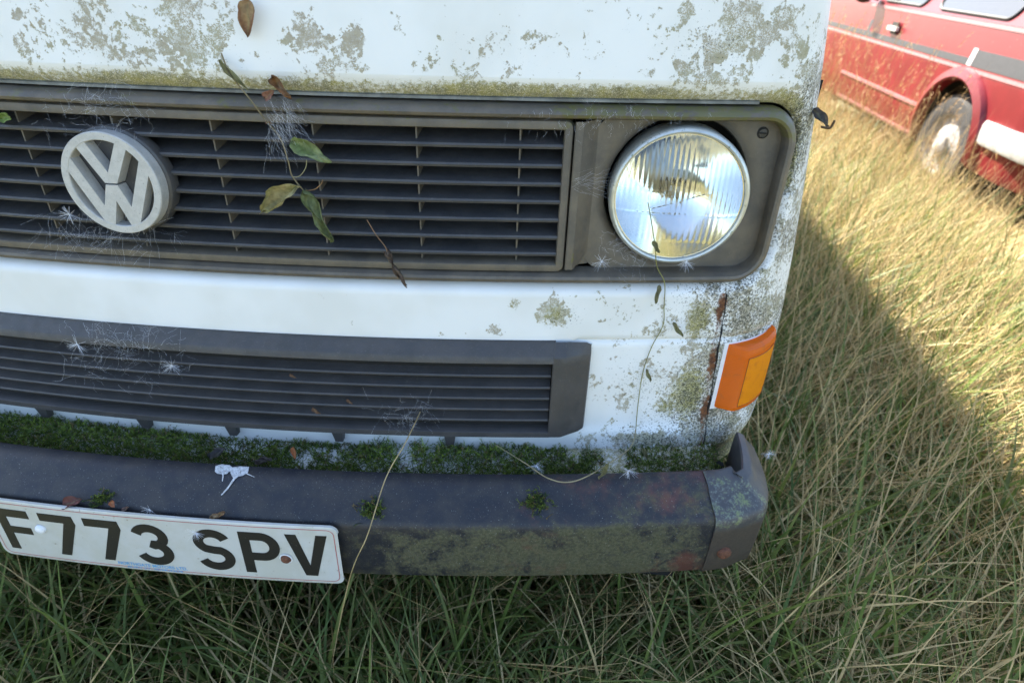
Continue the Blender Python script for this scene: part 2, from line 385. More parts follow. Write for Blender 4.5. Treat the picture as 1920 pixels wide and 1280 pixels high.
def field(n, x0, x1, y0, y1, Lr, Wr, straw, segs, lean=.35, bendr=(.3, 1.3), seed=0, tall=None):
    r = np.random.default_rng(seed)
    # tufted distribution
    nt_ = max(10, n//28); tx, ty = r.uniform(x0, x1, nt_), r.uniform(y0, y1, nt_); th_ = r.uniform(0, 6.28, nt_); tl = r.uniform(.75, 1.2, nt_); ts = r.uniform(0, 1, nt_)
    k = r.integers(0, nt_, n); loose = r.random(n) < .3
    bx = np.where(loose, r.uniform(x0, x1, n), tx[k]+r.normal(0, .035, n)); by = np.where(loose, r.uniform(y0, y1, n), ty[k]+r.normal(0, .035, n))
    L = r.uniform(*Lr, n)*tl[k]; W = r.uniform(*Wr, n)
    head = np.where(r.random(n) < .5, th_[k]+r.normal(0, .7, n), r.uniform(0, 6.28, n))
    t0 = np.abs(r.normal(.10, lean*.6, n)); bend = r.uniform(*bendr, n)
    isS = r.random(n) < straw*(.5+ts[k])
    g = r.random((n, 1)); g2 = r.random((n, 1))
    green = np.array([.060, .120, .016])*(1-g)+np.array([.20, .275, .045])*g
    green = green*(1-.35*g2)+np.array([.16, .15, .045])*.35*g2
    st = np.array([.68, .53, .27])*(1-g)+np.array([.44, .32, .14])*g
    col = np.where(isS[:, None], st, green); W = np.where(isS, W*.6, W)
    tip = np.where(isS[:, None], col, col*.6+np.array([.20, .16, .06])*.5*g2+.02)
    V, F, C = blades(bx, by, L, W, t0, bend, head, col, segs, tip, twist=head+np.pi/2+r.normal(0, .5, n))
    ok = keep_out(V); V = V[ok]; C = C[ok]; nn = len(V)
    i = np.arange(nn)[:, None]*(2*(segs+1))+np.arange(segs)[None, :]*2
    return V.reshape(-1, 3), np.stack([i, i+1, i+3, i+2], -1).reshape(-1, 4), C.reshape(-1, 3)
def joinsets(sets):
    Vs, Fs, Cs, b = [], [], [], 0
    for V, F, C in sets: Vs.append(V); Fs.append(F+b); Cs.append(C); b += len(V)
    return np.concatenate(Vs), np.concatenate(Fs), np.concatenate(Cs)
def make_grass():
    sets = [field(24000, -1.5, 1.1, -.75, .9, (.16, .40), (.004, .0105), .22, 5, .5, (.3, 1.7), 1),
            field(30000, .9, 2.6, -.6, 3.2, (.20, .48), (.005, .011), .46, 5, .45, (.3, 1.5), 2),
            field(32000, 1.6, 4.6, 1.0, 6.5, (.2, .46), (.005, .011), .78, 4, .55, (.3, 1.7), 3),  # real straw, its share raised to paint the sunlit stretch brighter
            field(16000, .9, 3.2, 3.0, 10, (.25, .55), (.005, .009), .6, 4, .45, (.3, 1.4), 4),
            field(14000, -6, 12, 6, 22, (.3, .6), (.009, .018), .6, 3, .4, (.2, 1.2), 5),
            field(22000, -7, 8, -9, -.7, (.2, .4), (.009, .017), .6, 3, .5, (.3, 1.4), 6),
            field(8000, 4.5, 12, -1, 8, (.2, .5), (.009, .016), .6, 3, .5, (.3, 1.4), 7)]
    V, F, C = joinsets(sets); o = colmesh('meadow_grass', V, F, C, 'grass', rel=False)
    tag(o, 'long green and yellow meadow grass growing all round the two vehicles', 'grass', kind='stuff')
make_grass()
def make_straw():
    sets = []
    def stalks(n, x0, x1, y0, y1, Lr, t0r, bendr, headr, wr, seed, cols=((.62, .47, .24), (.42, .30, .14)), seed_head=.0):
        r = np.random.default_rng(seed); bx, by = r.uniform(x0, x1, n), r.uniform(y0, y1, n); L = r.uniform(*Lr, n); W = r.uniform(*wr, n)
        t0 = r.uniform(*t0r, n); bend = r.uniform(*bendr, n); head = r.uniform(*headr, n); g = r.random((n, 1))
        col = np.array(cols[0])*g+np.array(cols[1])*(1-g)
        for tw in (0, np.pi/2):
            # crossed ribbons read as a round stalk from any side
            V, F, C = blades(bx, by, L, W, t0, bend, head, col, 6, None, twist=head+np.pi/2 if tw == 0 else head)
            if tw: # second ribbon is turned about the stalk: widen it vertically
                mid = V.mean(2, keepdims=True); d = V-mid; V = mid+np.stack([np.zeros_like(d[..., 0]), np.zeros_like(d[..., 0]), np.sign(d[..., 0]+1e-9)*np.linalg.norm(d, axis=-1)*np.array([-1, 1])[None, None, :]*np.array([1, -1])[None, None, :]], -1)
            ok = keep_out(V); V = V[ok]; C = C[ok]; i = np.arange(len(V))[:, None]*14+np.arange(6)[None, :]*2
            sets.append((V.reshape(-1, 3), np.stack([i, i+1, i+3, i+2], -1).reshape(-1, 4), C.reshape(-1, 3)))
            if seed_head and tw == 0:
                q = r.random(len(V)) < seed_head
                tips = V[q, -1].mean(1); dirs = V[q, -1].mean(1)-V[q, -2].mean(1); dirs /= np.linalg.norm(dirs, axis=1, keepdims=True)+1e-9
                m_ = 22; T = np.repeat(tips, m_, 0); D = np.repeat(dirs, m_, 0); k = len(T)
                off = r.uniform(-.10, .01, (k, 1)); side = r.normal(0, 1, (k, 3)); side /= np.linalg.norm(side, axis=1, keepdims=True)
                a = T+D*off; b = a+(D*.7+side*.55)*r.uniform(.012, .022, (k, 1)); s2 = np.cross(D, side)*.0016
                Vh = np.stack([a-s2, a+s2, b+s2*.4, b-s2*.4], 1); Fh = np.arange(k*4).reshape(-1, 4)
                ch = np.repeat(np.array([[.42, .27, .12]])*r.uniform(.7, 1.2, (k, 1)), 4, 0)
                sets.append((Vh.reshape(-1, 3), Fh, ch))
    stalks(900, -.9, .95, -.35, .5, (.25, .6), (.5, 1.15), (-.2, .4), (0, 6.28), (.0014, .0028), 21, ((.60, .44, .21), (.40, .27, .11)))
    stalks(420, .1, 1.0, -.35, .25, (.3, .6), (.7, 1.25), (-.1, .35), (-.9, .9), (.0014, .0026), 31, ((.64, .48, .24), (.42, .29, .12)))
    stalks(1700, .95, 2.3, -.4, 2.6, (.35, .8), (.05, .9), (-.1, .5), (0, 6.28), (.002, .004), 22)
    stalks(2200, 1.4, 4.0, 1.4, 5.5, (.35, .8), (.1, 1.2), (-.1, .5), (0, 6.28), (.0022, .0042), 23)
    stalks(1000, 1.9, 3.15, 3.6, 7.6, (.65, 1.1), (.02, .35), (.0, .45), (0, 6.28), (.0018, .003), 24, ((.40, .27, .12), (.30, .18, .07)), .6)
    stalks(420, 2.3, 3.12, 2.3, 4.3, (.5, .9), (.1, .8), (.0, .5), (0, 6.28), (.002, .0032), 25, ((.46, .36, .2), (.36, .25, .12)), .35)
    V, F, C = joinsets(sets); o = colmesh('dry_straw', V, F, C, 'straw', rel=False)
    tag(o, 'thin bleached straw stalks standing and lying through the green grass', 'straw', kind='stuff')
make_straw()
# ================================================================== the white van
van = empty('white_van', (0, 2.2, 0), 'derelict white van with mossy bumper, black grille and algae-stained paint', 'van')
def blob(px, py, rx, ry, a):
    c = onB(px, py); e = onB(px+rx, py); g = onB(px, py+ry)
    return (c[0], c[2], max(.004, abs(e[0]-c[0])), max(.004, abs(g[2]-c[2])), a)
AL = [(60, 60, 100, 80, .50), (230, 90, 110, 70, .52), (345, 70, 50, 110, .85), (400, 60, 60, 90, .65), (440, 110, 80, 50, .42), (560, 70, 45, 50, .8), (655, 75, 45, 40, .7),
      (600, 130, 50, 35, .75), (680, 130, 35, 25, .6), (860, 95, 40, 40, .30), (880, 140, 50, 18, .45), (1010, 110, 30, 40, .28), (1185, 40, 30, 40, .35), (1290, 20, 25, 30, .8),
      (1290, 85, 30, 30, .7), (1340, 100, 55, 50, .72), (1390, 40, 45, 60, .95), (1440, 60, 40, 60, .75), (1480, 30, 35, 40, .75), (1500, 90, 30, 40, .7), (1340, 145, 90, 22, .75), (1280, 125, 25, 18, .6),
      (1520, 150, 20, 60, .8), (1505, 250, 18, 90, .75), (1490, 380, 14, 60, .6),
      (1040, 585, 32, 32, .95), (965, 570, 18, 16, .75), (925, 618, 18, 12, .65), (820, 628, 18, 8, .6), (330, 580, 22, 16, .35), (1080, 560, 20, 20, .4), (1160, 590, 40, 25, .3),
      (1310, 600, 30, 50, .9), (1400, 590, 50, 40, .8), (1440, 520, 25, 60, .6), (1225, 620, 40, 15, .5), (1260, 690, 35, 45, .5), (1300, 720, 30, 60, .95), (1260, 755, 40, 25, .8), (1170, 690, 40, 40, .4), (1170, 770, 50, 25, .45),
      (1200, 818, 120, 18, .8), (1330, 800, 60, 50, .9), (1290, 850, 80, 30, .95)]
SP = [(300, 90, 300, 100, .45), (1350, 90, 130, 90, .6), (1000, 100, 300, 80, .35), (1500, 260, 25, 150, 1.), (1470, 440, 25, 60, .8), (1400, 600, 70, 60, .95), (1320, 700, 60, 120, .85), (1200, 720, 100, 80, .6), (1230, 820, 150, 40, .85), (1340, 800, 80, 60, .9), (1060, 590, 60, 40, .6), (1380, 560, 140, 90, .9), (1330, 760, 140, 130, .95), (1330, 860, 120, 40, 1.2)]
AL += [(180, 70, 280, 100, .52), (610, 95, 110, 70, .56), (1390, 80, 150, 100, .60), (930, 100, 300, 90, .36), (1330, 680, 130, 150, .58), (1500, 280, 40, 200, .62), (1180, 740, 110, 100, .42), (1420, 600, 70, 70, .75), (1320, 830, 120, 50, .8)]
ALB = [blob(*q) for q in AL]; SPB = [blob(*q) for q in SP]
def field_of(bl, x, z, base=0.):
    v = np.full_like(x, base)
    for cx, cz, rx, rz, a in bl: v = np.maximum(v, a*np.exp(-(((x-cx)/rx)**2+((z-cz)/rz)**2)*.9))
    return v
HX, HZT, HZB, HR = .866, .1135, -.1235, .055
def sdf(x, z, grow=0.):
    cz = (HZT+HZB)/2; qx = np.abs(x)-(HX+grow)+HR; qz = np.abs(z-cz)-((HZT-HZB)/2+grow)+HR
    return np.hypot(np.maximum(qx, 0), np.maximum(qz, 0))+np.minimum(np.maximum(qx, qz), 0)-HR
def body_xyz(A, Z):
    sg = np.sign(A); aa = np.abs(A); ww = wz(Z); t = np.clip((aa-X0C)/.26, 0, 1)*math.pi/2
    x = np.where(aa < X0C, aa, X0C+(ww-X0C)*np.sin(t)); ex = np.maximum(0, aa-X0C-.26)
    return sg*x, ex
def make_body():
    a = np.unique(np.round(np.concatenate([np.linspace(-1.9, -1.06, 8), np.arange(-1.06, -.80, .02), np.arange(-.80, -.22, .012), np.arange(-.22, X0C+.26, .0065), np.linspace(1.06, 1.9, 8)]), 5))
    z = np.unique(np.round(np.concatenate([np.arange(-.47, -.13, .0062), np.arange(-.13, .14, .0055), np.arange(.14, .345, .0075), [-.2105, -.2085, -.2065, -.371, -.367, -.363]]), 5))
    A, Z = np.meshgrid(a, z, indexing='ij'); X, EX = body_xyz(A, Z); Zs = Z.copy()
    # snap to the grille opening
    D = sdf(X, Zs); e = 1e-4
    gx = (sdf(X+e, Zs)-sdf(X-e, Zs))/(2*e); gz_ = (sdf(X, Zs+e)-sdf(X, Zs-e))/(2*e)
    mv = (np.abs(D) < .0046) & (EX == 0); X = np.where(mv, X-gx*D, X); Zs = np.where(mv, Zs-gz_*D, Zs)
    D = sdf(X, Zs)
    Y = ybody(X, Zs)+EX
    top = Zs > 0
    lw = np.where(top, .026, .013); dq = np.clip(1-np.maximum(D, 0)/lw, 0, 1)
    Y = Y+np.where(top, .0085*dq+.004*dq**2+.007*dq**8, .012*dq**2)
    # pressed seam beside the lower vent and the small step above the shelf
    ax = np.abs(X)
    Y = Y+np.where(ax > .60, .004*np.exp(-((Zs+.2085)/.0025)**2), 0)
    Y = Y-.006/(1+np.exp((Zs+.367)/.004))+.016*np.clip((-.405-Zs)/.03, 0, 1)**1.5
    # rusted vertical seam at the corner
    xs = .811+.02*(-.14-Zs)/.3
    seam = np.exp(-((ax-xs)/.0045)**2)*((Zs < -.13) & (Zs > -.46))
    Y = Y+.0035*seam
    nu, nv = A.shape; V = np.stack([X, Y, Zs], -1).reshape(-1, 3)
    idx = np.arange(nu*nv).reshape(nu, nv)
    Dc = (D[:-1, :-1]+D[1:, :-1]+D[1:, 1:]+D[:-1, 1:])/4
    keep = Dc > 0
    F = np.stack([idx[:-1, :-1], idx[1:, :-1], idx[1:, 1:], idx[:-1, 1:]], -1)[keep]
    used = np.unique(F); rm = -np.ones(nu*nv, int); rm[used] = np.arange(len(used)); F = rm[F]; V = V[used]
    # inner return of the opening
    from collections import Counter
    ec = Counter(); 
    for f in F:
        for i in range(4): ec[tuple(sorted((f[i], f[(i+1) % 4])))] += 1
    be = [k for k, c in ec.items() if c == 1 and abs(sdf(V[k[0], 0], V[k[0], 2])) < .004 and abs(sdf(V[k[1], 0], V[k[1], 2])) < .004]
    mb = MB(); mb.v = [tuple(p) for p in V]; mb.f = [tuple(f) for f in F]; m_ = {}
    def dn(i):
        if i not in m_: m_[i] = len(mb.v); p = V[i]; mb.v.append((p[0], p[1]+.03, p[2]))
        return m_[i]
    for i, j in be: mb.f.append((i, j, dn(j), dn(i)))
    P = np.array(mb.v); x, zz = P[:, 0], P[:, 2]; ax = np.abs(x); dd = np.maximum(sdf(x, zz), 0)
    alg = field_of(ALB, x, zz, .05); alg = np.where(zz > .1, np.maximum(alg, .17), alg); alg = np.where((x > .62) & (zz < -.12), np.maximum(alg, .28), alg)
    alg = np.where((x < -.15) & (zz > .1), .5, alg)
    cr = np.clip((x-.66)/.13, 0, 1)*(zz < -.12); crn = .5+.5*np.clip(fbm(x, zz, 45., 12), -1, 1)
    alg = np.maximum(alg, cr*(.34+.25*crn)); edge = np.clip((ax-.862)/.02, 0, 1); alg = np.maximum(alg, edge*(.40+.22*crn))
    spk = field_of(SPB, x, zz, .05); spk = np.maximum(spk, cr*(.55+.4*crn)); spk = np.maximum(spk, edge*(.5+.45*crn))
    band = np.where((zz > 0) & (zz > HZT-.01), np.exp(-(dd/.0245)**5)*(.74+.16*np.sin(x*23)*np.sin(x*9+1)), 0.)
    band = np.maximum(band, np.where((ax > .84) & (zz > -.0), np.exp(-((dd-.004)/.010)**2)*.75, 0))
    band = np.maximum(band, .85*np.clip((-.385-zz)/.03, 0, 1)*(ax > .60))
    band = np.maximum(band, np.exp(-((ax-.905)/.02)**2)*.55*((zz > -.1) & (zz < .12)))
    grn = field_of([blob(*q) for q in ((1310, 600, 34, 50, .80), (1290, 735, 45, 65, .85), (1255, 760, 40, 25, .74), (1040, 590, 28, 28, .72), (965, 570, 16, 16, .6), (1330, 830, 100, 30, .62), (1400, 560, 40, 40, .5))], x, zz)
    band = np.maximum(band, grn)
    xs = .811+.02*(-.14-zz)/.3
    rust = .95*np.exp(-((ax-xs+.006)/.011)**2)*((zz < -.13) & (zz > -.45))*(.80+.20*np.sin(zz*70)); rust = np.where(x < 0, rust*.6, rust)
    rust = np.where((zz > .112) & (zz < .12), np.maximum(rust, .42), rust)
    o = mb.build('body_panel', 'paint', van, attrs=dict(algae=alg, speck=spk, band=band, rust=rust), recalc=False, angle=50)
    return o
body = make_body()
def xline(n=60, x0=-.86, x1=.86): return np.linspace(x0, x1, n)
# the dark crack down the corner seam
def seam_crack():
    mb = MB(); zs = np.linspace(-.135, -.455, 22); r = np.random.default_rng(5)
    L = []
    for k, z in enumerate(zs):
        x = .811+.02*(-.14-z)/.3+r.normal(0, .0009); wd = r.uniform(.0004, .0015); y = float(ybody(x, z))-.0006+(-.006/(1+math.exp((z+.367)/.004)))+.016*max(0, (-.405-z)/.03)**1.5
        L.append([(x-wd, y+.0012, z), (x, y+.0008, z), (x+wd, y+.0012, z)])
    mb.grid(np.array(L)); mb.build('seam_crack', 'dark', van)
# ---- dark box behind the grilles, underbody, cab and wheels
def make_shell():
    mb = MB(); xs = xline(40, -.90, .90)
    mb.grid(np.array([[(x, float(K2*x*x+.085), z) for z in np.linspace(-.14, .13, 5)] for x in xs]))
    mb.build('inner_bulkhead', 'dark', van)
    mb = MB(); levels = [(.335, SL*.335, .874), (.36, .035, .868), (.45, .12, .858), (.70, .36, .82), (.95, .60, .775), (1.02, .70, .74), (1.05, .80, .66)]
    L = []
    for z, yf, hw in levels:
        ring = []
        for t in np.linspace(-1, 1, 25):
            x = t*hw; u = max(0, (abs(t)-.86)/.14); ring.append((x, yf+K2*x*x+.12*(1-math.sqrt(max(0, 1-u*u))), z))
        yb = 4.3+.0*z; ring += [(hw, y, z) for y in (yf+.6, 1.6, 2.6, 3.6, yb)] + [(-hw, y, z) for y in (yb, 3.6, 2.6, 1.6, yf+.6)]
        L.append(ring)
    mb.grid(np.array(L), False, True); n = len(L[0]); mb.f.append(tuple(range(len(mb.v)-n, len(mb.v))))
    # lower side walls and back
    for sg in (-1, 1):
        mb.grid(np.array([[(sg*float(wz(z)), y, z) for y in np.linspace(1.0, 4.3, 12)] for z in np.linspace(-.45, .335, 8)]))
    mb.grid(np.array([[(x, 4.3, z) for x in (-.93, 0, .93)] for z in (-.45, .335)]))
    a0 = np.zeros(len(mb.v)); mb.build('cab_shell', 'paint', van, attrs=dict(algae=a0+.45, speck=a0+.3, band=a0, rust=a0))
    mb = MB(); mb.grid(np.array([[(x, y+.006*0, z) for x in xline(9, -.66, .66)] for y, z in ((.145+.0, .50), (.57, .94))]))
    P = np.array(mb.v); P[:, 1] += K2*P[:, 0]**2-.004; mb.v = [tuple(p) for p in P]; mb.build('windscreen', 'window', van)
    for sg in (-1, 1):
        mb = MB(); mb.grid(np.array([[(sg*(.868-.18*(z-.36)), y, z) for y in ys] for z, ys in ((.42, (.42, .9, 1.35)), (.88, (.75, 1.0, 1.35)))])); mb.build('side_window', 'window', van)
    mb = MB(); mb.box((-.88, .06, -.52), (.88, 4.25, -.47)); mb.box((-.80, -.06, -.62), (.80, .06, -.47)); mb.build('underbody', 'dark', van)
    for sg in (-1, 1):
        for y in (.95, 3.4):
            c = (sg*.72, y, -Z0+.30); mb = MB(); mb.lathe([(.19, -.09), (.30, -.09), (.315, -.06), (.315, .06), (.30, .09), (.19, .09)], c, ax=(sg, 0, 0), n=36)
            wheel = mb.build('wheel', 'tyre', van); mb = MB(); mb.lathe([(.19, .085), (.17, .05), (.10, .06), (.05, .08), (.001, .085)], c, ax=(sg, 0, 0), n=30); mb.build('rim', 'rim', wheel)
make_shell()
# ---- shelf the moss grows on
def make_shelf():
    mb = MB(); xs = xline(60, -.84, .84); L = []
    for x in xs:
        yb = float(ybody(x, -.40)); yf = -.2+K2*x*x+.072
        L.append([(x, yb+.012, -.400), (x, yb+.0, -.4035), (x, yb-.02, -.407), (x, (yb+yf)/2, -.413), (x, yf+.006, -.415), (x, yf+.010, -.47)])
    mb.grid(np.array(L)); n = len(mb.v); P = np.array(mb.v); a0 = np.zeros(n)
    mb.build('bumper_shelf', 'paint', van, attrs=dict(algae=np.where(P[:, 0] > .55, .75, .3), speck=a0+.5, band=np.where(P[:, 0] > .6, .6, .2), rust=a0))
make_shelf()
# ---- upper grille: bead frame
def rounded(hx0, hx1, zb, zt, r, n=8, dens=0.03):
    pts = []
    def arc(cx, cz, a0):
        for k in range(n+1):
            a = R(a0+90*k/n); pts.append((cx+r*math.cos(a), cz+r*math.sin(a)))
    def seg(p, q):
        d = math.hypot(q[0]-p[0], q[1]-p[1]); m_ = int(d/dens)
        for k in range(1, m_): pts.append((p[0]+(q[0]-p[0])*k/m_, p[1]+(q[1]-p[1])*k/m_))
    arc(hx1-r, zt-r, 0); seg((hx1-r, zt), (hx0+r, zt)); arc(hx0+r, zt-r, 90); seg((hx0, zt-r), (hx0, zb+r)); arc(hx0+r, zb+r, 180)
    seg((hx0+r, zb), (hx1-r, zb)); arc(hx1-r, zb+r, 270); seg((hx1, zb+r), (hx1, zt-r))
    return np.array(pts)
def sweep_frame(mb, x0, x1, zb, zt, r, prof, surf):
    P = rounded(x0, x1, zb, zt, r); n = len(P)
    T = np.roll(P, -1, 0)-np.roll(P, 1, 0); T /= np.linalg.norm(T, axis=1, keepdims=True); Nn = np.stack([T[:, 1], -T[:, 0]], 1)   # outward (ccw)
    G = []
    for i in range(n):
        row = []
        for o_, dy in prof:
            q = P[i]+Nn[i]*o_; row.append((q[0], float(surf(q[0], q[1]))+dy, q[1]))
        G.append(row)
    mb.grid(np.array(G), True, False)
def sf(x, z): return K2*x*x+K4*x**4+SL*z+.30*max(0., abs(x)-.80)**1.35
mb = MB()
sweep_frame(mb, -.860, .860, -.121, .1095, .047, [(.0005, .024), (0, .010), (-.002, .0035), (-.005, -.001), (-.009, -.0025), (-.0125, -.001), (-.0148, .004), (-.016, .010), (-.0165, .026)], sf)
nb = len(mb.v)
# rim of the slatted middle
sweep_frame(mb, -.5765, .5765, -.1040, .0930, .010, [(.0, .028), (.0, .008), (-.0015, .0045), (-.0060, .0035), (-.0105, .004), (-.012, .007), (-.0125, .050)], sf)
P = np.array(mb.v); bandf = np.where(P[:, 2] > .07, .50, 0)+np.where(P[:, 2] < -.09, .18, 0)+.22*(np.abs(P[:, 0]) > .56)
ugr = mb.build('upper_grille', 'frame', van, attrs=dict(band=np.clip(bandf, 0, 1)))
mb = MB()   # pale drip strip in the gap under the nose
xs = xline(90, -.80, .80); L = []
for x in xs:
    yb = float(ybody(x, .113))+.015; L.append([(x, yb+.001, .1165), (x, yb-.003, .1155), (x, yb-.003, .1125), (x, yb+.004, .1115)])
mb.grid(np.array(L)); mb.build('drip_strip', simple('grey_rubber_strip', (.20, .21, .20), .5, var=.5, scale=30), van)
def mkslat(x0, x1, z, lip, depth, rise, name, mat, parent, y0=.005):
    mb = MB(); L = []
    for x in xline(40, x0, x1):
        y = K2*x*x+K4*x**4+SL*z+y0
        L.append([(x, y+depth, z+lip*.4+rise), (x, y+.006, z+lip*.55), (x, y+.0015, z+lip*.45), (x, y, z+lip*.1), (x, y+.0008, z-lip*.35), (x, y+.004, z-lip*.45), (x, y+depth, z-lip*.4+rise)])
    mb.grid(np.array(L), False, True); return mb.build(name, mat, parent)
SZ = [z-.0028 for z in (.06386, .04027, .01741, -.0053, -.02937, -.05319, -.0763)]
s0 = mkslat(-.567, .567, 0., .0065, .060, .010, 'slat', 'slat', ugr); s0.location.z += SZ[0]; s0.location.y += SL*SZ[0]
for z in SZ[1:]: share(s0, (0, SL*(z-SZ[0]), z-SZ[0]))
mb = MB(); mb.box((-.0010, .016, -.0965), (.0010, .055, .082)); P = np.array(mb.v); P[:, 1] += SL*P[:, 2]; mb.v = [tuple(p) for p in P]
bar0 = None
for k in range(-4, 4):
    x = .12537+k*.12842; off = (x, K2*x*x+K4*x**4, 0)
    if bar0 is None: bar0 = mb.build('support_bar', 'frame', ugr, smooth=False); bar0.location = Vector(off); b00 = off
    else: share(bar0, (off[0]-b00[0], off[1]-b00[1], 0))
# ---- headlamp bays
def make_bay(sg):
    hx = .7175*sg; R0 = .0945
    def pl(x, z): return K2*.7175**2+K4*.7175**4+.30*(abs(x)-.7175)*.55+SL*z+.024
    mb = MB(); th = np.linspace(0, 2*np.pi, 97)[:-1]; G = []
    box = rounded(.600, .8455, -.108, .098, .035, 8, .01)
    ang = np.arctan2(box[:, 1], box[:, 0]-.7175); o_ = np.argsort(ang); ang = ang[o_]; rad = np.hypot(box[:, 0]-.7175, box[:, 1])[o_]
    for t in th:
        tt = (t+np.pi) % (2*np.pi)-np.pi; ro = np.interp(tt, ang, rad, period=2*np.pi); row = []
        for r_, dy in [(R0, .045), (R0, .010), (R0+.0015, .006)]+[(min(ro, R0+.006) if ro > R0+.0015 else R0+.0015, .0025)]+[(max(R0+.0016, R0+.006+(ro-R0-.006)*q), 0) for q in (.3, .7, 1.)]:
            x = .7175+r_*math.cos(t); z = r_*math.sin(t); row.append((sg*x, pl(x, z)+dy, z))
        G.append(row)
    mb.grid(np.array(G), True, False)
    # divider: flat rib then a ramp back to the plate, mitred at the foot
    zs = np.linspace(-.0985, .092, 12); G = []
    for z in zs:
        k = max(0, (-.085-z)/.0135)
        y = lambda x: K2*x*x+SL*z
        G.append([(sg*.5775, y(.5775)+.02, z), (sg*.578, y(.578)+.0015, z), (sg*.5795, y(.58), z), (sg*.588, y(.588)+.0005, z), (sg*.590, y(.59)+.003, z), (sg*(.601-.008*k), pl(.601, z)-.008, z), (sg*(.604-.006*k), pl(.604, z)-.002, z), (sg*.609, pl(.609, z)+.001, z)])
    mb.grid(np.array(G))
    P = np.array(mb.v); bd = np.where(np.abs(P[:, 0]) < .60, .3, .12)+.2*(P[:, 2] < -.05)
    sur = mb.build('headlamp_surround', 'frame', van, attrs=dict(band=bd))
    sx, sz = .8165, .0765; c = (sg*sx, pl(sx, sz), sz)
    mb = MB(); mb.lathe([(.0072, -.002), (.0072, .0016), (.0062, .0026), (.0062, .0012), (.0055, .0012), (.0052, .0030), (.001, .0034)], c, n=24); scw = mb.build('screw', 'screw', sur)
    mb = MB(); mb.box((c[0]-.0045, c[1]-.0040, c[2]-.0006), (c[0]+.0045, c[1]-.0030, c[2]+.0006)); o = mb.build('screw_slot', 'dark', sur)
    # lamp
    c = np.array([hx, K2*.7175**2+K4*.7175**4, 0.]); ax = np.array([0, -1, .05]); ax /= np.linalg.norm(ax)
    mb = MB(); mb.lathe([(.0885, -.045), (.0892, -.006), (.0888, .000), (.0870, .0035), (.0845, .0050), (.0822, .0040), (.0812, .000), (.0812, -.006)], c, ax, n=96)
    lamp = mb.build('headlight', 'steel', van)
    mb = MB(); prof = [(.0815, -.002)]+[(.080*math.sqrt(q), -.062*(1-q)-.002) for q in np.linspace(1, .02, 22)]; mb.lathe(prof, c, ax, n=72); mb.build('reflector', 'shine', lamp)
    mb = MB(); mb.lathe([(.001, -.030), (.0085, -.031), (.0095, -.036), (.0095, -.050), (.006, -.064)], c, ax, n=28); mb.build('bulb', simple('bulb_cap', (.25, .26, .28), .3, metal=.8), lamp)
    # lens: smooth outside, moulded flutes inside
    u = np.array([0, .05, 1.]); u -= ax*(u@ax); u /= np.linalg.norm(u); vx = np.cross(u, ax)*1.0
    nr, na = 52, 288; V1 = []; V2 = []
    for i in range(nr+1):
        r_ = .0818*(i/nr)
        for k in range(na if i else 1):
            t = 2*math.pi*k/na; lx, lz = r_*math.cos(t), r_*math.sin(t); q = (r_/.0818)**2
            hf = .013*(1-q)+.0008; xx = lx*sg
            per = .0066 if lz > -.018 else .0078
            fl = abs(math.sin(math.pi*(xx+.10*lz*0+.002)/per))
            amp = .0010 if lz > -.018 else (.0006 if abs(xx) < .05 and lz > -.055 else .0002)
            if lz > -.018 and lz < .0+.35*(xx) and abs(xx) < .035: amp *= .35; 
            step = .0006 if abs(lz+.018) < .0011 else 0
            hb = hf-.0036-amp*fl*(1-q**6)+step
            base = c+vx*lx*sg*1.0+u*lz
            V1.append(base+ax*hf); V2.append(base+ax*min(hb, hf-.0012))
    def discf(off, flip):
        fs = []
        def id_(i, k): return off if i == 0 else off+1+(i-1)*na+k % na
        for i in range(nr):
            for k in range(na):
                f = (id_(0, 0), id_(1, k), id_(1, k+1)) if i == 0 else (id_(i, k), id_(i+1, k), id_(i+1, k+1), id_(i, k+1))
                fs.append(f[::-1] if flip else f)
        return fs
    mb = MB(); n1 = len(V1); mb.v = [tuple(p) for p in V1+V2]; mb.f = discf(0, False)+discf(n1, True)
    o1 = 1+(nr-1)*na
    for k in range(na): mb.f.append((o1+k, n1+o1+k, n1+o1+(k+1) % na, o1+(k+1) % na))
    mb.build('lens', 'glass', lamp, angle=60)
make_bay(1); make_bay(-1)
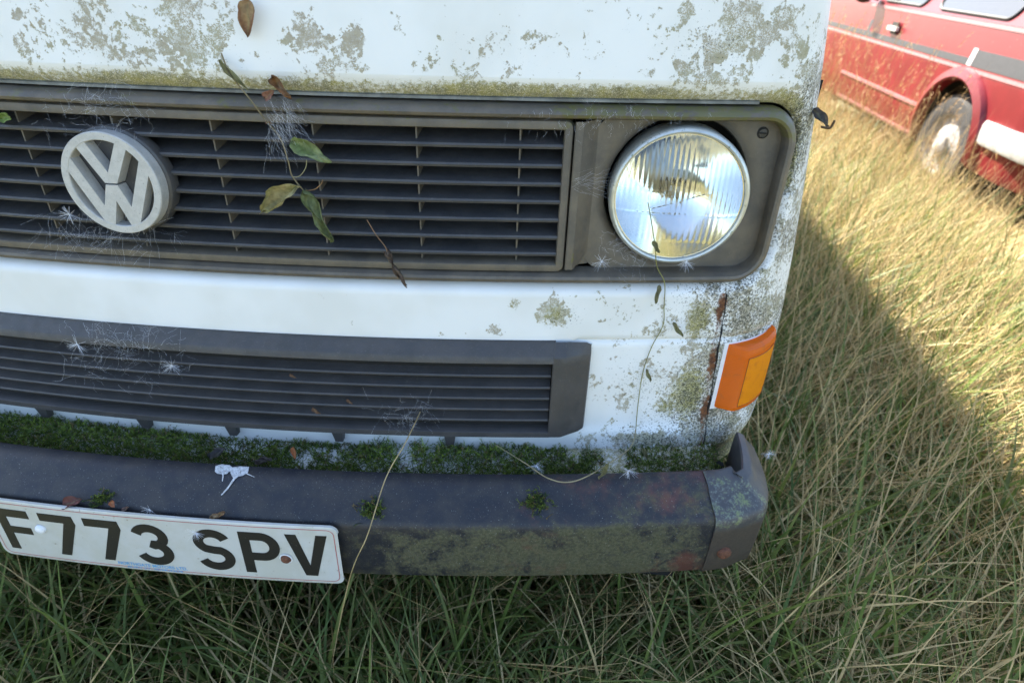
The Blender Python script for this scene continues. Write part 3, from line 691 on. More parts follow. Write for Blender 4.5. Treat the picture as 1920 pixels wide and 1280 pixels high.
# ---- badge
def make_badge():
    RB = .064; c = np.array([-.001, -.0185, .005]); un = np.array([0, SL, 1.]); un /= np.linalg.norm(un); nr_ = np.array([0, -1, SL]); nr_ /= np.linalg.norm(nr_); ux = np.array([1., 0, 0])
    def fm(u, v, d): return c+ux*u*RB+un*v*RB+nr_*d
    n = 96; th = np.linspace(0, 2*np.pi, n, endpoint=False); mb = MB()
    prof = [(1.0, -.016), (1.0, -.0012), (.985, 0.), (.855, 0.), (.842, -.001), (.835, -.016)]
    mb.grid(np.array([[fm(r_*math.cos(t), r_*math.sin(t), d_) for t in th] for r_, d_ in prof]), False, True)
    Vp = [(-.535, .74), (-.33, .84), (-.0, .23), (.33, .84), (.535, .74), (.125, .022), (-.125, .022)]
    Wp = [(-.90, .20), (-.79, .45), (-.335, -.43), (-.125, -.012), (.125, -.012), (.335, -.43), (.79, .45), (.90, .20), (.435, -.80), (.255, -.86), (0, -.30), (-.255, -.86), (-.435, -.80)]
    Wp = [(-.86, .29), (-.72, .52), (-.285, -.44), (-.125, -.012), (.125, -.012), (.285, -.44), (.72, .52), (.86, .29), (.37, -.785), (.18, -.845), (0, -.33), (-.18, -.845), (-.37, -.785)]
    for pts in (Vp, Wp): mb.poly(pts, lambda u, v, d: fm(u, v, d-.016), .0155)
    bd = mb.build('badge', 'badge', van, angle=30)
    mb = MB(); mb.grid(np.array([[fm(r_*math.cos(t), r_*math.sin(t), d_) for t in th] for r_, d_ in [(1.0, -.034), (1.06, -.034), (1.07, -.022), (1.05, -.0185), (1.0, -.0165), (.6, -.0168), (.01, -.017)]]), False, True)
    mb.build('badge_backing', 'slat', bd)
make_badge()
# ---- lower vent
def make_lower():
    mb = MB(); zt, zb = -.2075, -.3680; fo = -.022
    def sy(x, z): return K2*x*x+K4*x**4+SL*z
    ot, ob, ox = -.2350, -.3570, .5715
    xs = xline(70, -.5735, .5735)
    mb.grid(np.array([[(x, sy(x, zt)+.004, zt), (x, sy(x, zt)-.006, zt-.001), (x, sy(x, zt)+fo+.002, zt-.0145), (x, sy(x, zt)+fo, zt-.017), (x, sy(x, ot)+fo, ot+.0015), (x, sy(x, ot)+fo+.002, ot), (x, sy(x, ot)+.012, ot)] for x in xs]))
    mb.grid(np.array([[(x, sy(x, ob)+.012, ob), (x, sy(x, ob)+fo+.002, ob), (x, sy(x, ob)+fo, ob-.001), (x, sy(x, zb)+fo, zb+.0015), (x, sy(x, zb)+fo+.0015, zb), (x, sy(x, zb)+.004, zb)] for x in xs]))
    for sg in (-1, 1):
        G = []
        for z in [zt, zt-.0145, zt-.017]+list(np.linspace(ot, ob, 8))+[zb+.0015, zb]:
            k = max(0., min(1, (zt-z)/.0165)); yo = fo*k if z > zb+.001 else fo+.002
            yo = -.006+(fo+.006)*k if z > zb+.001 else fo+.002
            row = []
            for x, dy in [(ox, .012), (ox, yo+.0015), (ox+.0015, yo), (.590, yo), (.5925, yo+.0008), (.619, yo*.42), (.6255, yo*.30), (.6285, .004)]:
                zz = z
                if x > .60: zz = z+(-.006 if z > -.25 else (.006 if z < -.34 else 0))*(1 if x > .622 else .35)
                row.append((sg*x, sy(x, z)+dy, zz))
            G.append(row)
        mb.grid(np.array(G))
    fr = mb.build('lower_grille', 'lower', van)
    ZL = [-.2585, -.2790, -.2985, -.3185, -.3385]
    s = mkslat(-.570, .570, 0., .0052, .028, .011, 'slat', 'lower', fr, y0=fo+.004); s.location.z += ZL[0]; s.location.y += SL*ZL[0]
    for z in ZL[1:]: share(s, (0, SL*(z-ZL[0]), z-ZL[0]))
    mb = MB(); mb.grid(np.array([[(x, sy(x, z)-.0035, z) for z in (ob-.002, ot+.002)] for x in xs])); mb.build('vent_back', 'dark', fr)
    first = None
    for k, x in enumerate((-.42, -.245, -.07, .075, .245, .42)):
        off = (x, K2*x*x, 0)
        if first is None:
            mb = MB(); y = SL*-.375; mb.add([(-.009, y-.020, -.366), (.009, y-.020, -.366), (.009, y+.004, -.366), (-.009, y+.004, -.366), (-.006, y-.018, -.388), (.006, y-.018, -.388), (.005, y-.004, -.390), (-.005, y-.004, -.390)],
                   [(0, 3, 2, 1), (4, 5, 6, 7), (0, 1, 5, 4), (1, 2, 6, 5), (2, 3, 7, 6), (3, 0, 4, 7)]); first = mb.build('lug', 'lower', fr, smooth=False); first.location = Vector(off); f0 = off
        else: share(first, (off[0]-f0[0], off[1]-f0[1], 0))
make_lower()
# ---- bumper
BPROF = [(.030, -.5165), (.010, -.5165), (.004, -.5140), (.001, -.508), (.0005, -.480), (.0015, -.430), (.0025, -.411), (.005, -.4035), (.010, -.3985), (.030, -.3880), (.040, -.3815), (.046, -.3755), (.054, -.3725), (.068, -.3690), (.072, -.3705), (.074, -.380), (.074, -.44)]
def by0(x): return -.1965+K2*x*x
def make_bumper():
    mb = MB(); xs = np.concatenate([[-.822], xline(150, -.8215, .8215), [.822]]); G = []
    for x in xs: G.append([(x, by0(x)+dy, z) for dy, z in BPROF])
    mb.grid(np.array(G)); P = np.array(mb.v); x, y, z = P.T; fr = 1/(1+np.exp((z+.405)/.004))
    alg = fr*np.interp(x, [-.3, .25, .36, .5, .7, .80], [.15, .25, .55, .68, .70, .5])+(1-fr)*np.interp(x, [-.3, .3, .6, .8], [.02, .12, .32, .45])
    rust = fr*(1.1*np.exp(-((x-.785)/.05)**2-((z+.495)/.025)**2)+.42*np.exp(-((x-.58)/.14)**2))+(1-fr)*np.interp(x, [.3, .5, .8], [0, .35, .62])
    bp = mb.build('bumper', 'bumper', van, attrs=dict(algae=alg, rust=rust))
    for sg in (1, -1):
        path = []
        ctl = [(.817, by0(.817)), (.836, by0(.836)+.001), (.856, by0(.856)+.004), (.874, by0(.874)+.010), (.889, -.098), (.900, -.080), (.907, -.056), (.910, -.025), (.910, .005), (.908, .035)]
        ctl = np.array(ctl); T = np.gradient(ctl, axis=0); T /= np.linalg.norm(T, axis=1, keepdims=True); Nn = np.stack([-T[:, 1], T[:, 0]], 1)
        G = []
        for i, (p, nn) in enumerate(zip(ctl, Nn)):
            wd = np.interp(i, [0, 3, 5, 6, 9], [1., .98, .84, .70, .56]); row = []
            drop = np.interp(i, [0, 2, 5, 9], [0, .0, .012, .035])
            for k, (dy, z) in enumerate(BPROF):
                dd = dy*wd-.003; q = p+nn*dd; zz = z+.0015
                if k < 5: zz = z+drop*(1-k/5)+.0005; q = q+nn*drop*.25*(1-k/5)
                row.append((sg*q[0], q[1], zz))
            G.append(row)
        G.insert(0, [(a, b+.004, c-.0015) for a, b, c in G[0]])
        # rounded tail
        tail = np.array(G[-1]); cen = tail.mean(0); G.append([tuple(cen+(t-cen)*.8+np.array([0, .010, 0])) for t in tail]); G.append([tuple(cen+(t-cen)*.3+np.array([0, .013, 0])) for t in tail])
        mb = MB(); mb.grid(np.array(G)); P = np.array(mb.v); ax, z = np.abs(P[:, 0]), P[:, 2]
        cap = mb.build('bumper_end_cap', 'cap', bp, attrs=dict(algae=np.where((z > -.412) & (P[:, 1] < -.06), .55, .10), rust=np.where((z < -.415), .5, 0.05)))
        cx = .842; mb = MB(); mb.lathe([(.0105, -.002), (.0105, .002), (.009, .0045), (.005, .006), (.0005, .0064)], (sg*cx, by0(cx)-.0015, -.468), ax=(sg*.25, -1, 0), n=24); mb.build('bolt_head', 'rusty', cap)
    return bp
bump = make_bumper()
# ---- orange indicator wrapped round the corner
def make_indicator(sg):
    mb = MB(); zt, zb = -.2185, -.3320
    base = []
    # plan polyline of the lens: (x offset along body, outward push)
    def bodyp(a, z):
        X, EX = body_xyz(np.array([a]), np.array([z])); x = float(X[0]); return np.array([x, float(ybody(x, z))+float(EX[0])])
    aa = np.array([.831, .841, .852, .857, .869, .887, .906, .926, .937, .940])
    push = np.array([-.004, .010, .021, .0235, .0235, .022, .019, .015, .008, -.004])
    lev = [(zt, .0, -.002), (zt+.0005, .0, .62), (zt-.003, .0, .92), (zt-.012, 0, 1.), (zt-.015, 0, .97), ((zt+zb)/2, 0, .97), (zb+.012, 0, .97), (zb+.009, 0, 1.), (zb+.0025, 0, .93), (zb, 0, .62), (zb-.0005, 0, -.002)]
    G = []
    for z, _, k in lev:
        row = []
        for a, p in zip(aa, push):
            b = bodyp(a, z); b2 = bodyp(a+.004, z); t = b2-b; t /= np.linalg.norm(t); nn = np.array([t[1], -t[0]])
            if nn[1] > 0 and nn[0] < 0: nn = -nn
            pp = p if k == 1. or p < .02 else p*(1 if k > .95 else 1)
            q = b+nn*(p*k if p > 0 else p); row.append((sg*q[0], q[1], z+.014*np.clip((a-.90)/.1, 0, 1)*(1 if z > -.3 else 0)))
        G.append(row)
    mb.grid(np.array(G)); o = mb.build('indicator', 'orange', van, angle=28)
    # thin groove framing the prismatic window and the white backing behind the lens
    mb = MB(); Pq = []
    for a, z in [(.860, zt-.016), (.924, zt-.016), (.924, zb+.011), (.860, zb+.011)]: Pq.append((a, z))
    def surf(a, z, out):
        b = bodyp(a, z); b2 = bodyp(a+.004, z); t = b2-b; t /= np.linalg.norm(t); nn = np.array([t[1], -t[0]])
        q = b+nn*(np.interp(a, aa, push)*.97+out); return (sg*q[0], q[1], z+.014*np.clip((a-.90)/.1, 0, 1)*(1 if z > -.3 else 0))
    for i in range(4):
        p, q = np.array(Pq[i]), np.array(Pq[(i+1) % 4]); L = [surf(*(p+(q-p)*t), .0004) for t in np.linspace(0, 1, 10)]; mb.tube(L, .0005, 5)
    mb.build('lens_groove', simple('amber_groove', (.30, .06, .01), .5), o)
    mb = MB(); mb.grid(np.array([[surf(a, z, .0005) for a in np.linspace(.8605, .9235, 10)] for z in np.linspace(zt-.0165, zb+.0115, 8)])); mb.build('lens_window_glow', 'orange_window_glow', o)
    mb = MB(); mb.grid(np.array([[(sg*bodyp(a, z)[0], bodyp(a, z)[1]-.0015, z) for a in np.linspace(.828, .942, 10)] for z in np.linspace(zt+.003, zb-.003, 4)])); mb.build('lamp_backing', 'white', o)
make_indicator(1); make_indicator(-1)
# ---- number plate
PX, PY, PZ, PT = .0326, -.2055, -.454, .103
def pmap(u, v, d):
    x = PX+u; return (x, PY+v*math.sin(PT)+K2*x*x-d*math.cos(PT), PZ+v*math.cos(PT)+d*math.sin(PT)*-1*-1)
def ribbon(path, wd):
    p = np.array(path, float); n = len(p); L, Rr = [], []
    for i in range(n):
        a = p[i]-p[i-1] if i else p[1]-p[0]; b = p[i+1]-p[i] if i < n-1 else p[-1]-p[-2]
        a /= np.linalg.norm(a); b /= np.linalg.norm(b); t = a+b; t /= np.linalg.norm(t); nn = np.array([-t[1], t[0]]); k = 1/max(.5, nn@np.array([-a[1], a[0]]))
        L.append(p[i]+nn*wd/2*k); Rr.append(p[i]-nn*wd/2*k)
    return L+Rr[::-1]
def arcp(cx, cy, rx, ry, a0, a1, n=14): return [(cx+rx*math.cos(R(a)), cy+ry*math.sin(R(a))) for a in np.linspace(a0, a1, n)]
S_, CW, CH = .0146, .055, .079
def glyph(ch):
    h, w_, s = CH, CW, S_
    if ch == 'F': return [[(0, 0), (s, 0), (s, .033), (.047, .033), (.047, .033+s*.9), (s, .033+s*.9), (s, h-s), (w_-.004, h-s), (w_-.004, h), (0, h)]]
    if ch == '7': return [[(.012, 0), (.012+s*1.08, 0), (w_-.001, h-.016), (w_-.003, h), (0, h), (0, h-s), (w_-s-.004, h-s)]]
    if ch == 'V': return [[(w_/2-.0085, 0), (w_/2+.0085, 0), (w_+.002, h), (w_-s+.001, h), (w_/2, .020), (s-.001, h), (-.002, h)]]
    if ch == 'P':
        r = .0225; cy = h-s/2-.0185
        return [[(0, 0), (s, 0), (s, h), (0, h)], ribbon([(s+.0002, h-s/2), (.030, h-s/2)]+arcp(.030, h-s/2-.0195, .0185, .0195, 85, -85)+[(.030, h-s/2-.039), (s+.0002, h-s/2-.039)], s)]
    if ch == '3':
        return [ribbon(arcp(.0265, h-s/2-.0165, .0195, .0165, 165, -80, 18)+[(.024, .0415)], s), ribbon([(.028, .0410)]+arcp(.0265, s/2+.0172, .0212, .0172, 75, -160, 20), s)]
    if ch == 'S':
        return [ribbon(arcp(.0275, h-s/2-.0165, .0200, .0165, 20, 235, 20)+[(.0275, .0425-.003)]+arcp(.0275, s/2+.0168, .0205, .0168, 62, -160, 20), s)]
def make_plate():
    mb = MB(); out = [(p[0], p[1]) for p in rounded(-.26, .26, -.0555, .0555, .012, 6, .02)]
    # strip-wise so that the plate follows the bend
    us = np.unique(np.concatenate([np.linspace(-.248, .248, 56), .248+.012*np.sin(np.linspace(0, math.pi/2, 8)), -.248-.012*np.sin(np.linspace(0, math.pi/2, 8))])); G = []
    def vmax(u):
        e = max(0, abs(u)-.248); return .0435+math.sqrt(max(0, .012**2-e*e))
    for u in us: G.append([pmap(u, v, d) for v, d in [(-vmax(u), -.001), (-vmax(u), .0025), (-vmax(u)+.001, .0032)]+[(vmax(u)*q, .0032) for q in (-.9, -.5, 0, .5, .9)]+[(vmax(u)-.001, .0032), (vmax(u), .0025), (vmax(u), -.001)]])
    mb.grid(np.array(G)); pl = mb.build('number_plate', 'plate', van)
    x = -.26+.0165-.0
    wtot = 7*.057+5*.011+.033; x = -wtot/2+.001
    for ch in 'F773 SPV':
        if ch == ' ': x += .033-.011; continue
        mb = MB()
        for k, g in enumerate(glyph(ch)):
            mb.poly(g, lambda u, v, d, x=x: pmap(x+u, v-CH/2, .0030+d), .0008+.0002*k)
        o = mb.build('digit' if ch.isdigit() else 'letter', 'ink', pl, smooth=False); o['label'] = 'black plate character ' + ch
        x += .068
    mb = MB(); P = rounded(-.2545, .2545, -.050, .050, .010, 6, .02); n = len(P)
    T = np.roll(P, -1, 0)-np.roll(P, 1, 0); T /= np.linalg.norm(T, axis=1, keepdims=True); Nn = np.stack([T[:, 1], -T[:, 0]], 1)
    mb.grid(np.array([[pmap(*(P[i]+Nn[i]*o_), .0034) for o_ in (-.0006, .0006)] for i in range(n)]), True, False); mb.build('red_border', 'red_ink', pl, smooth=False)
    def pix(px, py):
        r = ray(px, py); t = np.linspace(.3, 1.6, 3000); Q = CAM+t[:, None]*r; g = Q[:, 1] > PY+(Q[:, 2]-PZ)*math.tan(PT)+K2*Q[:, 0]**2-.003; q = Q[np.argmax(g)]; return q[0]-PX, (q[2]-PZ)/math.cos(PT)
    for px, py, mtn, nm in ((78, 990, 'white', 'plate_screw'), (537, 1046, 'rusty', 'plate_screw')):
        u, v = pix(px, py); mb = MB(); mb.lathe([(.0075, 0), (.0075, .002), (.006, .0045), (.003, .0058), (.0003, .006)], pmap(u, v, .003), n=22); o = mb.build(nm, mtn, pl)
        if mtn == 'rusty':
            mb = MB(); mb.lathe([(.0062, .001), (.0095, .0008), (.0095, 0.0002)], pmap(u, v, .0032), n=22); mb.build('screw_washer', 'white', pl)
    for txt, px, py, hh in (('NORTHGATE MOTORS LTD.', 222, 1053, .0056), ('BURY ST. EDMUNDS', 240, 1060.5, .0032)):
        cu = bpy.data.curves.new('t', 'FONT'); cu.body = txt; cu.size = 1; cu.offset = .018; ob = bpy.data.objects.new('t', cu); link(ob)
        dg = bpy.context.evaluated_depsgraph_get(); me = ob.evaluated_get(dg).to_mesh(); vs_ = [tuple(v.co) for v in me.vertices]; fs_ = [tuple(p.vertices) for p in me.polygons]; ob.evaluated_get(dg).to_mesh_clear()
        bpy.data.objects.remove(ob); bpy.data.curves.remove(cu)
        u0, v0 = pix(px, py); sc_ = hh/.70; wide = max(v[0] for v in vs_); sx = (.106 if hh > .005 else .085)/wide
        mb = MB(); mb.add([pmap(u0+v[0]*sx, v0+v[1]*sc_-hh*.5, .0036) for v in vs_], fs_); o = mb.build('dealer_lettering', 'blue_ink', pl, smooth=False, recalc=False); o['label'] = 'small blue dealer lettering on the plate'
    return pl
plate = make_plate()
seam_crack()
# ================================================================== moss, debris
def moss_sprigs(n, xs, ys, zs, Lr, seed, up=(0, 0, 1), spread=.8):
    r = np.random.default_rng(seed); n = len(xs); L = r.uniform(*Lr, n); V = []; F = []; C = []; b = 0
    d0 = np.stack([r.normal(0, spread, n), r.normal(-.25, spread, n), np.abs(r.normal(.8, .4, n))], 1); d0 /= np.linalg.norm(d0, axis=1, keepdims=True)
    for i in range(n):
        p = np.array([xs[i], ys[i], zs[i]]); d = d0[i]; g = r.random(); col = np.array([.022, .045, .010])*(1-g)+np.array([.115, .150, .022])*g
        if r.random() < .08: col = np.array([.12, .09, .04])
        pts = [p]
        for k in range(4):
            d = d+r.normal(0, .32, 3); d /= np.linalg.norm(d); pts.append(pts[-1]+d*L[i]/4)
        for k in range(4):
            a, c = pts[k], pts[k+1]; s_ = np.cross(c-a, r.normal(0, 1, 3)); s_ /= np.linalg.norm(s_)+1e-9; w_ = .0006
            V += [a-s_*w_, a+s_*w_, c+s_*w_*.7, c-s_*w_*.7]; F.append((b, b+1, b+2, b+3)); b += 4
            for _ in range(2):
                q = (c-a)/np.linalg.norm(c-a)*.5+r.normal(0, .7, 3); q /= np.linalg.norm(q); s2 = np.cross(q, r.normal(0, 1, 3)); s2 /= np.linalg.norm(s2)+1e-9
                l_ = r.uniform(.0018, .0042); V += [c-s2*.0005, c+s2*.0005, c+q*l_+s2*.0002, c+q*l_-s2*.0002]; F.append((b, b+1, b+2, b+3)); b += 4
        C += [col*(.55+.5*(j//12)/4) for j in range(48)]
    return np.array(V), np.array(F), np.array(C)
def make_moss():
    r = np.random.default_rng(9); N = 15000
    x = r.uniform(-.45, .845, N); q = r.random(N); yb = ybody(x, np.full(N, -.40))-.002; yf = -.1965+K2*x*x+.074
    y = yf+(yb-yf)*q
    den = fbm(x*1.0, q*.0+x*.3, 26., 4)*.5+fbm(x, y, 90., 5)*.6
    gap = np.zeros(N)
    for px in (430, 570, 620, 770, 950, 1150): gx = onz(px, 845, -.40)[0]; gap += .9*np.exp(-((x-gx)/.018)**2)*(q > .25)
    ok = (den-gap*.8+.6*(q < .4)+.45*(x < .2) > -.45) & (r.random(N) < np.where(x > .66, .55, 1.))
    x, y, q = x[ok], y[ok], q[ok]; clump = np.clip(.5+.5*fbm(x, x*0, 22., 8), 0, 1)
    h = .003+.024*clump**1.5*np.exp(-((q-.72)/.33)**2)*np.where(x > .62, .55, 1)
    z = -.411+h*r.uniform(.0, 1., len(x))
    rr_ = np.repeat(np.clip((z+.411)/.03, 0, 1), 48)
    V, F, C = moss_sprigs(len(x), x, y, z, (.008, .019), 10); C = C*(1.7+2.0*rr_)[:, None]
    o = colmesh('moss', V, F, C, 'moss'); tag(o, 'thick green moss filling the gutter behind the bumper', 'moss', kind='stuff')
    def bz(x, y):
        dy = y-by0(x); return float(np.interp(dy, [p[0] for p in BPROF[5:14]], [p[1] for p in BPROF[5:14]]))
    def onbump(px, py):
        rr = ray(px, py); t = np.linspace(.4, 1.4, 4000); Q = CAM+t[:, None]*rr
        for p in Q:
            dy = p[1]-by0(p[0])
            if dy > .001 and dy < .08 and p[2] < np.interp(dy, [a[0] for a in BPROF[5:14]], [a[1] for a in BPROF[5:14]]): return p
            if dy >= .08: break
        return p
    for (px, py, n_, rad, lab) in ((697, 955, 110, .0085, 'small green moss tuft beside the straw, nearest the plate on the bumper'), (1008, 942, 120, .009, 'small green moss tuft alone in the middle of the bumper top'), (192, 937, 70, .007, 'small dull moss tuft above the left half of the number plate')):
        c = onbump(px, py); rr = np.random.default_rng(int(px)); xx = c[0]+rr.normal(0, rad, n_); yy = c[1]+rr.normal(0, rad*.6, n_); zz = np.array([bz(a, b) for a, b in zip(xx, yy)])
        V, F, C = moss_sprigs(n_, xx, yy, zz, (.006, .014), px, spread=.9); o = colmesh('moss_tuft', V, F, C*1.5, 'moss'); tag(o, lab, 'moss', 'moss tufts on the bumper top')
    return onbump
onbump = make_moss()
def leaf(name, base, tip, wd, col, col2, label, seed, fold=.5, curl=.3, crumple=.15, normal=(0, -1, .2), parent=None, lobes=0., cat='leaf', heart=.35):
    r = np.random.default_rng(seed); base = np.array(base, float); tip = np.array(tip, float); d = tip-base; L = np.linalg.norm(d); d /= L
    n = np.array(normal, float); n -= d*(n@d); n /= np.linalg.norm(n); s_ = np.cross(d, n); nu, nv = 18, 10; G = np.zeros((nu+1, nv+1, 3)); C = np.zeros((nu+1, nv+1, 3))
    for i in range(nu+1):
        u = i/nu; prof = (math.sin(math.pi*min(1, u**heart*1.0))**.8 if heart != .35 else (u**.35)*(1-u)**.75*1.55)+(lobes*.4+.035)*(math.sin(u*15+seed)+.6*math.sin(u*37+2*seed))*(1-u)*min(1, u*4)
        for j in range(nv+1):
            v = 2*j/nv-1; h = wd*L*prof*.5
            G[i, j] = base+d*L*u+s_*v*h*math.cos(fold*abs(v))+n*(abs(v)*h*math.sin(fold)*1.3+curl*L*(u*u-.3*u))
            G[i, j] += n*crumple*L*(.5*math.sin(6*u+3*v+seed)+.35*math.sin(11*u-5*v+2*seed)+.2*math.sin(17*v+7*u))*.36+s_*crumple*L*.12*math.sin(9*u+seed+3*v)+d*crumple*L*.14*math.sin(9*v+seed+4*u)
            k = np.clip(.5+.5*math.sin(5*u+4*v*v+seed)+r.normal(0, .12), 0, 1); C[i, j] = (np.array(col)*(1-k)+np.array(col2)*k)*1.3
            if abs(v) < .12: C[i, j] = C[i, j]*.7+.3*np.array([.3, .3, .15])
    ii = np.arange((nu+1)*(nv+1)).reshape(nu+1, nv+1); F = np.stack([ii[:-1, :-1], ii[1:, :-1], ii[1:, 1:], ii[:-1, 1:]], -1).reshape(-1, 4)
    o = colmesh(name, G.reshape(-1, 3), F, C.reshape(-1, 3), 'leaf', parent)
    if label: tag(o, label, cat)
    return o
def smoothpath(P, n=10):
    P = [np.array(p, float) for p in P]; out = []
    for i in range(len(P)-1):
        p0, p1, p2, p3 = P[max(i-1, 0)], P[i], P[i+1], P[min(i+2, len(P)-1)]
        for t in np.linspace(0, 1, n, endpoint=False): out.append(.5*((2*p1)+(-p0+p2)*t+(2*p0-5*p1+4*p2-p3)*t*t+(-p0+3*p1-3*p2+p3)*t**3))
    out.append(P[-1]); return out
def stem(name, P, r, col, parent=None, label=None, cat='stem', n=6, taper=None):
    mb = MB(); mb.tube(smoothpath(P), r, 5, taper); V = np.array(mb.v); F = np.array(mb.f)
    o = colmesh(name, V, F, np.tile(np.array(col), (len(V), 1)), 'straw', parent)
    if label: tag(o, label, cat)
    return o
TAN, BRN, GRN, OLV = (.30, .25, .12), (.17, .075, .035), (.13, .17, .055), (.19, .19, .08)
def B(px, py, off=-.004): return onB(px, py, off)
# dead vine hanging over the upper grille
v0 = B(470, 175, -.012); vine = empty('dead_vine', (v0[0], v0[1], 0), 'withered vine with curled leaves hanging over the upper grille', 'vine')
stem('stem', [B(415, 100, -.006), B(432, 140, -.012), B(468, 185, -.02), B(500, 228, -.016), B(525, 258, -.012), B(540, 300, -.014), B(548, 330, -.016), B(570, 358, -.016)], .0009, (.24, .19, .10), vine)
stem('tendril', [B(548, 332, -.016), B(562, 330, -.020), B(573, 315, -.020), B(575, 300, -.018)], .0006, (.30, .27, .14), vine)
stem('tendril', [B(570, 358, -.016), B(590, 355, -.02), B(602, 345, -.02), B(605, 337, -.018)], .0006, (.30, .17, .07), vine)
leaf('leaf', B(548, 262, -.016), B(622, 303, -.022), .62, GRN, (.22, .25, .12), None, 3, .75, .08, .20, (0, -1, .3), vine, .12)
leaf('leaf', B(571, 358, -.018), B(622, 452, -.020), .38, (.16, .18, .08), (.09, .11, .04), None, 5, .8, .05, .28, (.4, -1, .1), vine, .15)
leaf('leaf', B(557, 350, -.022), B(494, 398, -.012), .62, TAN, (.22, .20, .07), None, 8, .9, .10, .22, (.1, -1, .5), vine, .12)
# loose leaves and litter on the nose
leaf('dry_leaf', B(466, 0, -.010), B(466, 70, -.008), .75, (.15, .07, .035), (.24, .16, .08), 'brown pointed dead leaf hanging at the top edge of the nose', 12, .5, .06, .12)
leaf('folded_leaf', B(412, 112, -.006), B(468, 170, -.014), .36, (.24, .22, .11), (.17, .16, .07), 'pale folded dead leaf lying across the lip above the grille', 14, 1.1, .05, .12)
leaf('curled_leaf', B(512, 145, -.006), B(548, 185, -.020), .6, (.20, .09, .03), (.14, .07, .03), 'rust brown curled leaf tucked into the gap above the grille', 17, .9, .1, .25)
leaf('curled_leaf', B(497, 185, -.018), B(515, 170, -.022), .9, (.24, .12, .08), (.19, .09, .06), 'small round pinkish brown leaf caught in the web above the grille', 18, .6, .1, .2)
EB = onB(1522, 225)
stem('twig_tail', [ony(1540, 238, EB[1]), ony(1556, 240, EB[1]), ony(1565, 226, EB[1])], .0016, (.10, .06, .03), label='short brown hooked twig beside the shrivelled leaf on the van corner', cat='twig')
leaf('curled_leaf', ony(1524, 205, EB[1]), ony(1552, 238, EB[1]-.01), .75, (.055, .055, .06), (.10, .08, .06), 'dark shrivelled leaf sticking out from the van corner edge', 21, .9, .1, .25)
leaf('green_sprig', B(0, 222, .01), B(35, 218, -.012), .28, (.10, .16, .03), (.14, .2, .05), 'fresh green shoot poking through the grille at the left edge', 22, .4, .25, .1)
# dry catkin-like twig hanging below the slats
c0 = B(690, 412, -.012); tw = empty('dry_twig', (c0[0], c0[1], 0), 'shrivelled brown twig dangling over the bottom of the upper grille', 'twig')
stem('stem', [B(688, 412, -.010), B(705, 440, -.012), B(722, 462, -.014), B(727, 478, -.012)], .0007, (.22, .13, .07), tw)
leaf('seed_pod', B(724, 470, -.012), B(762, 535, -.014), .22, (.12, .085, .06), (.08, .055, .04), None, 25, 1.2, .05, .35, parent=tw)
# thin vine across the headlamp and down the corner panel
v1 = B(1225, 470, -.02); vine2 = empty('thin_vine', (v1[0], v1[1], 0), 'thin pale vine trailing down over the headlamp and corner panel', 'vine')
stem('stem', [B(1215, 380, -.020), B(1222, 420, -.020), B(1228, 460, -.018), B(1232, 500, -.008), B(1246, 530, -.006), B(1245, 575, -.003), B(1243, 610, -.003), B(1222, 650, -.004), B(1205, 700, -.004), B(1196, 760, -.005), B(1192, 805, -.008)], .0007, (.26, .25, .08), vine2)
P_ = [B(1192, 805, -.008), onz(1182, 838, -.372), onz(1130, 876, -.356), onz(1075, 902, -.350), onz(1030, 897, -.350), onz(985, 868, -.362), B(930, 834, -.02)]
stem('runner', P_, .0009, (.33, .28, .16), vine2)
for k, (a, b, wd) in enumerate((((1224, 452), (1236, 474), .7), ((1236, 535), (1228, 568), .5), ((1262, 605), (1280, 630), .5), ((1212, 692), (1220, 715), .5), ((1140, 868), (1122, 896), .5), ((1205, 838), (1214, 858), .6))):
    o = -.018 if k < 1 else (-.105 if k == 4 else (-.03 if k == 5 else -.006)); leaf('leaf', B(*a, o), B(*b, o-.004), wd, (.20, .19, .09), (.11, .10, .05), None, 30+k, .9, .1, .25, parent=vine2)
# straw lying across the bumper
def strawpath():
    return [B(788, 772, -.026), B(760, 830, -.10), ony(725, 905, -.155)+np.array([0, 0, .01]), ony(690, 1000, -.215), ony(652, 1098, -.225), ony(612, 1300, -.20)]
stem('dry_straw_stalk', strawpath(), .0009, (.46, .35, .17), label='single long golden straw leaning across the bumper beside the plate', cat='straw', taper=.0008)
# litter on the bumper
def drop_splat():
    mb = MB(); r = np.random.default_rng(3)
    def on(px, py): p = onbump(px, py); return np.array([p[0], p[1]-.0010, p[2]+.0014])
    def blobp(pts):
        c = np.mean(pts, 0); G = [[on(*(c+(np.array(p)-c)*q)) for p in pts] for q in (.04, .35, .7, 1.)]; mb.grid(np.array(G), False, True)
    blobp([(405, 873), (418, 870), (432, 872), (438, 877), (437, 885), (432, 882), (427, 888), (421, 889), (420, 896), (417, 889), (409, 888), (404, 884)])
    blobp([(437, 876), (452, 874), (468, 875), (466, 886), (455, 892), (448, 893), (441, 899), (436, 893), (433, 886)])
    for a, b, w_ in (((443, 893), (428, 915), 2.2), ((428, 915), (416, 928), 1.6), ((419, 893), (418, 902), 1.2), ((464, 888), (478, 894), .9)):
        a, b = np.array(a, float), np.array(b, float); d = b-a; nn = np.array([-d[1], d[0]])/np.hypot(*d)*w_; mb.grid(np.array([[on(*(a+d*t+nn*k*(1-.4*t))) for k in (-1, 0, 1)] for t in np.linspace(-.06, 1, 8)]))
    o = mb.build('bird_dropping', 'drop', smooth=False); tag(o, 'white bird dropping splashed on the bumper top above the plate', 'dropping')
drop_splat()
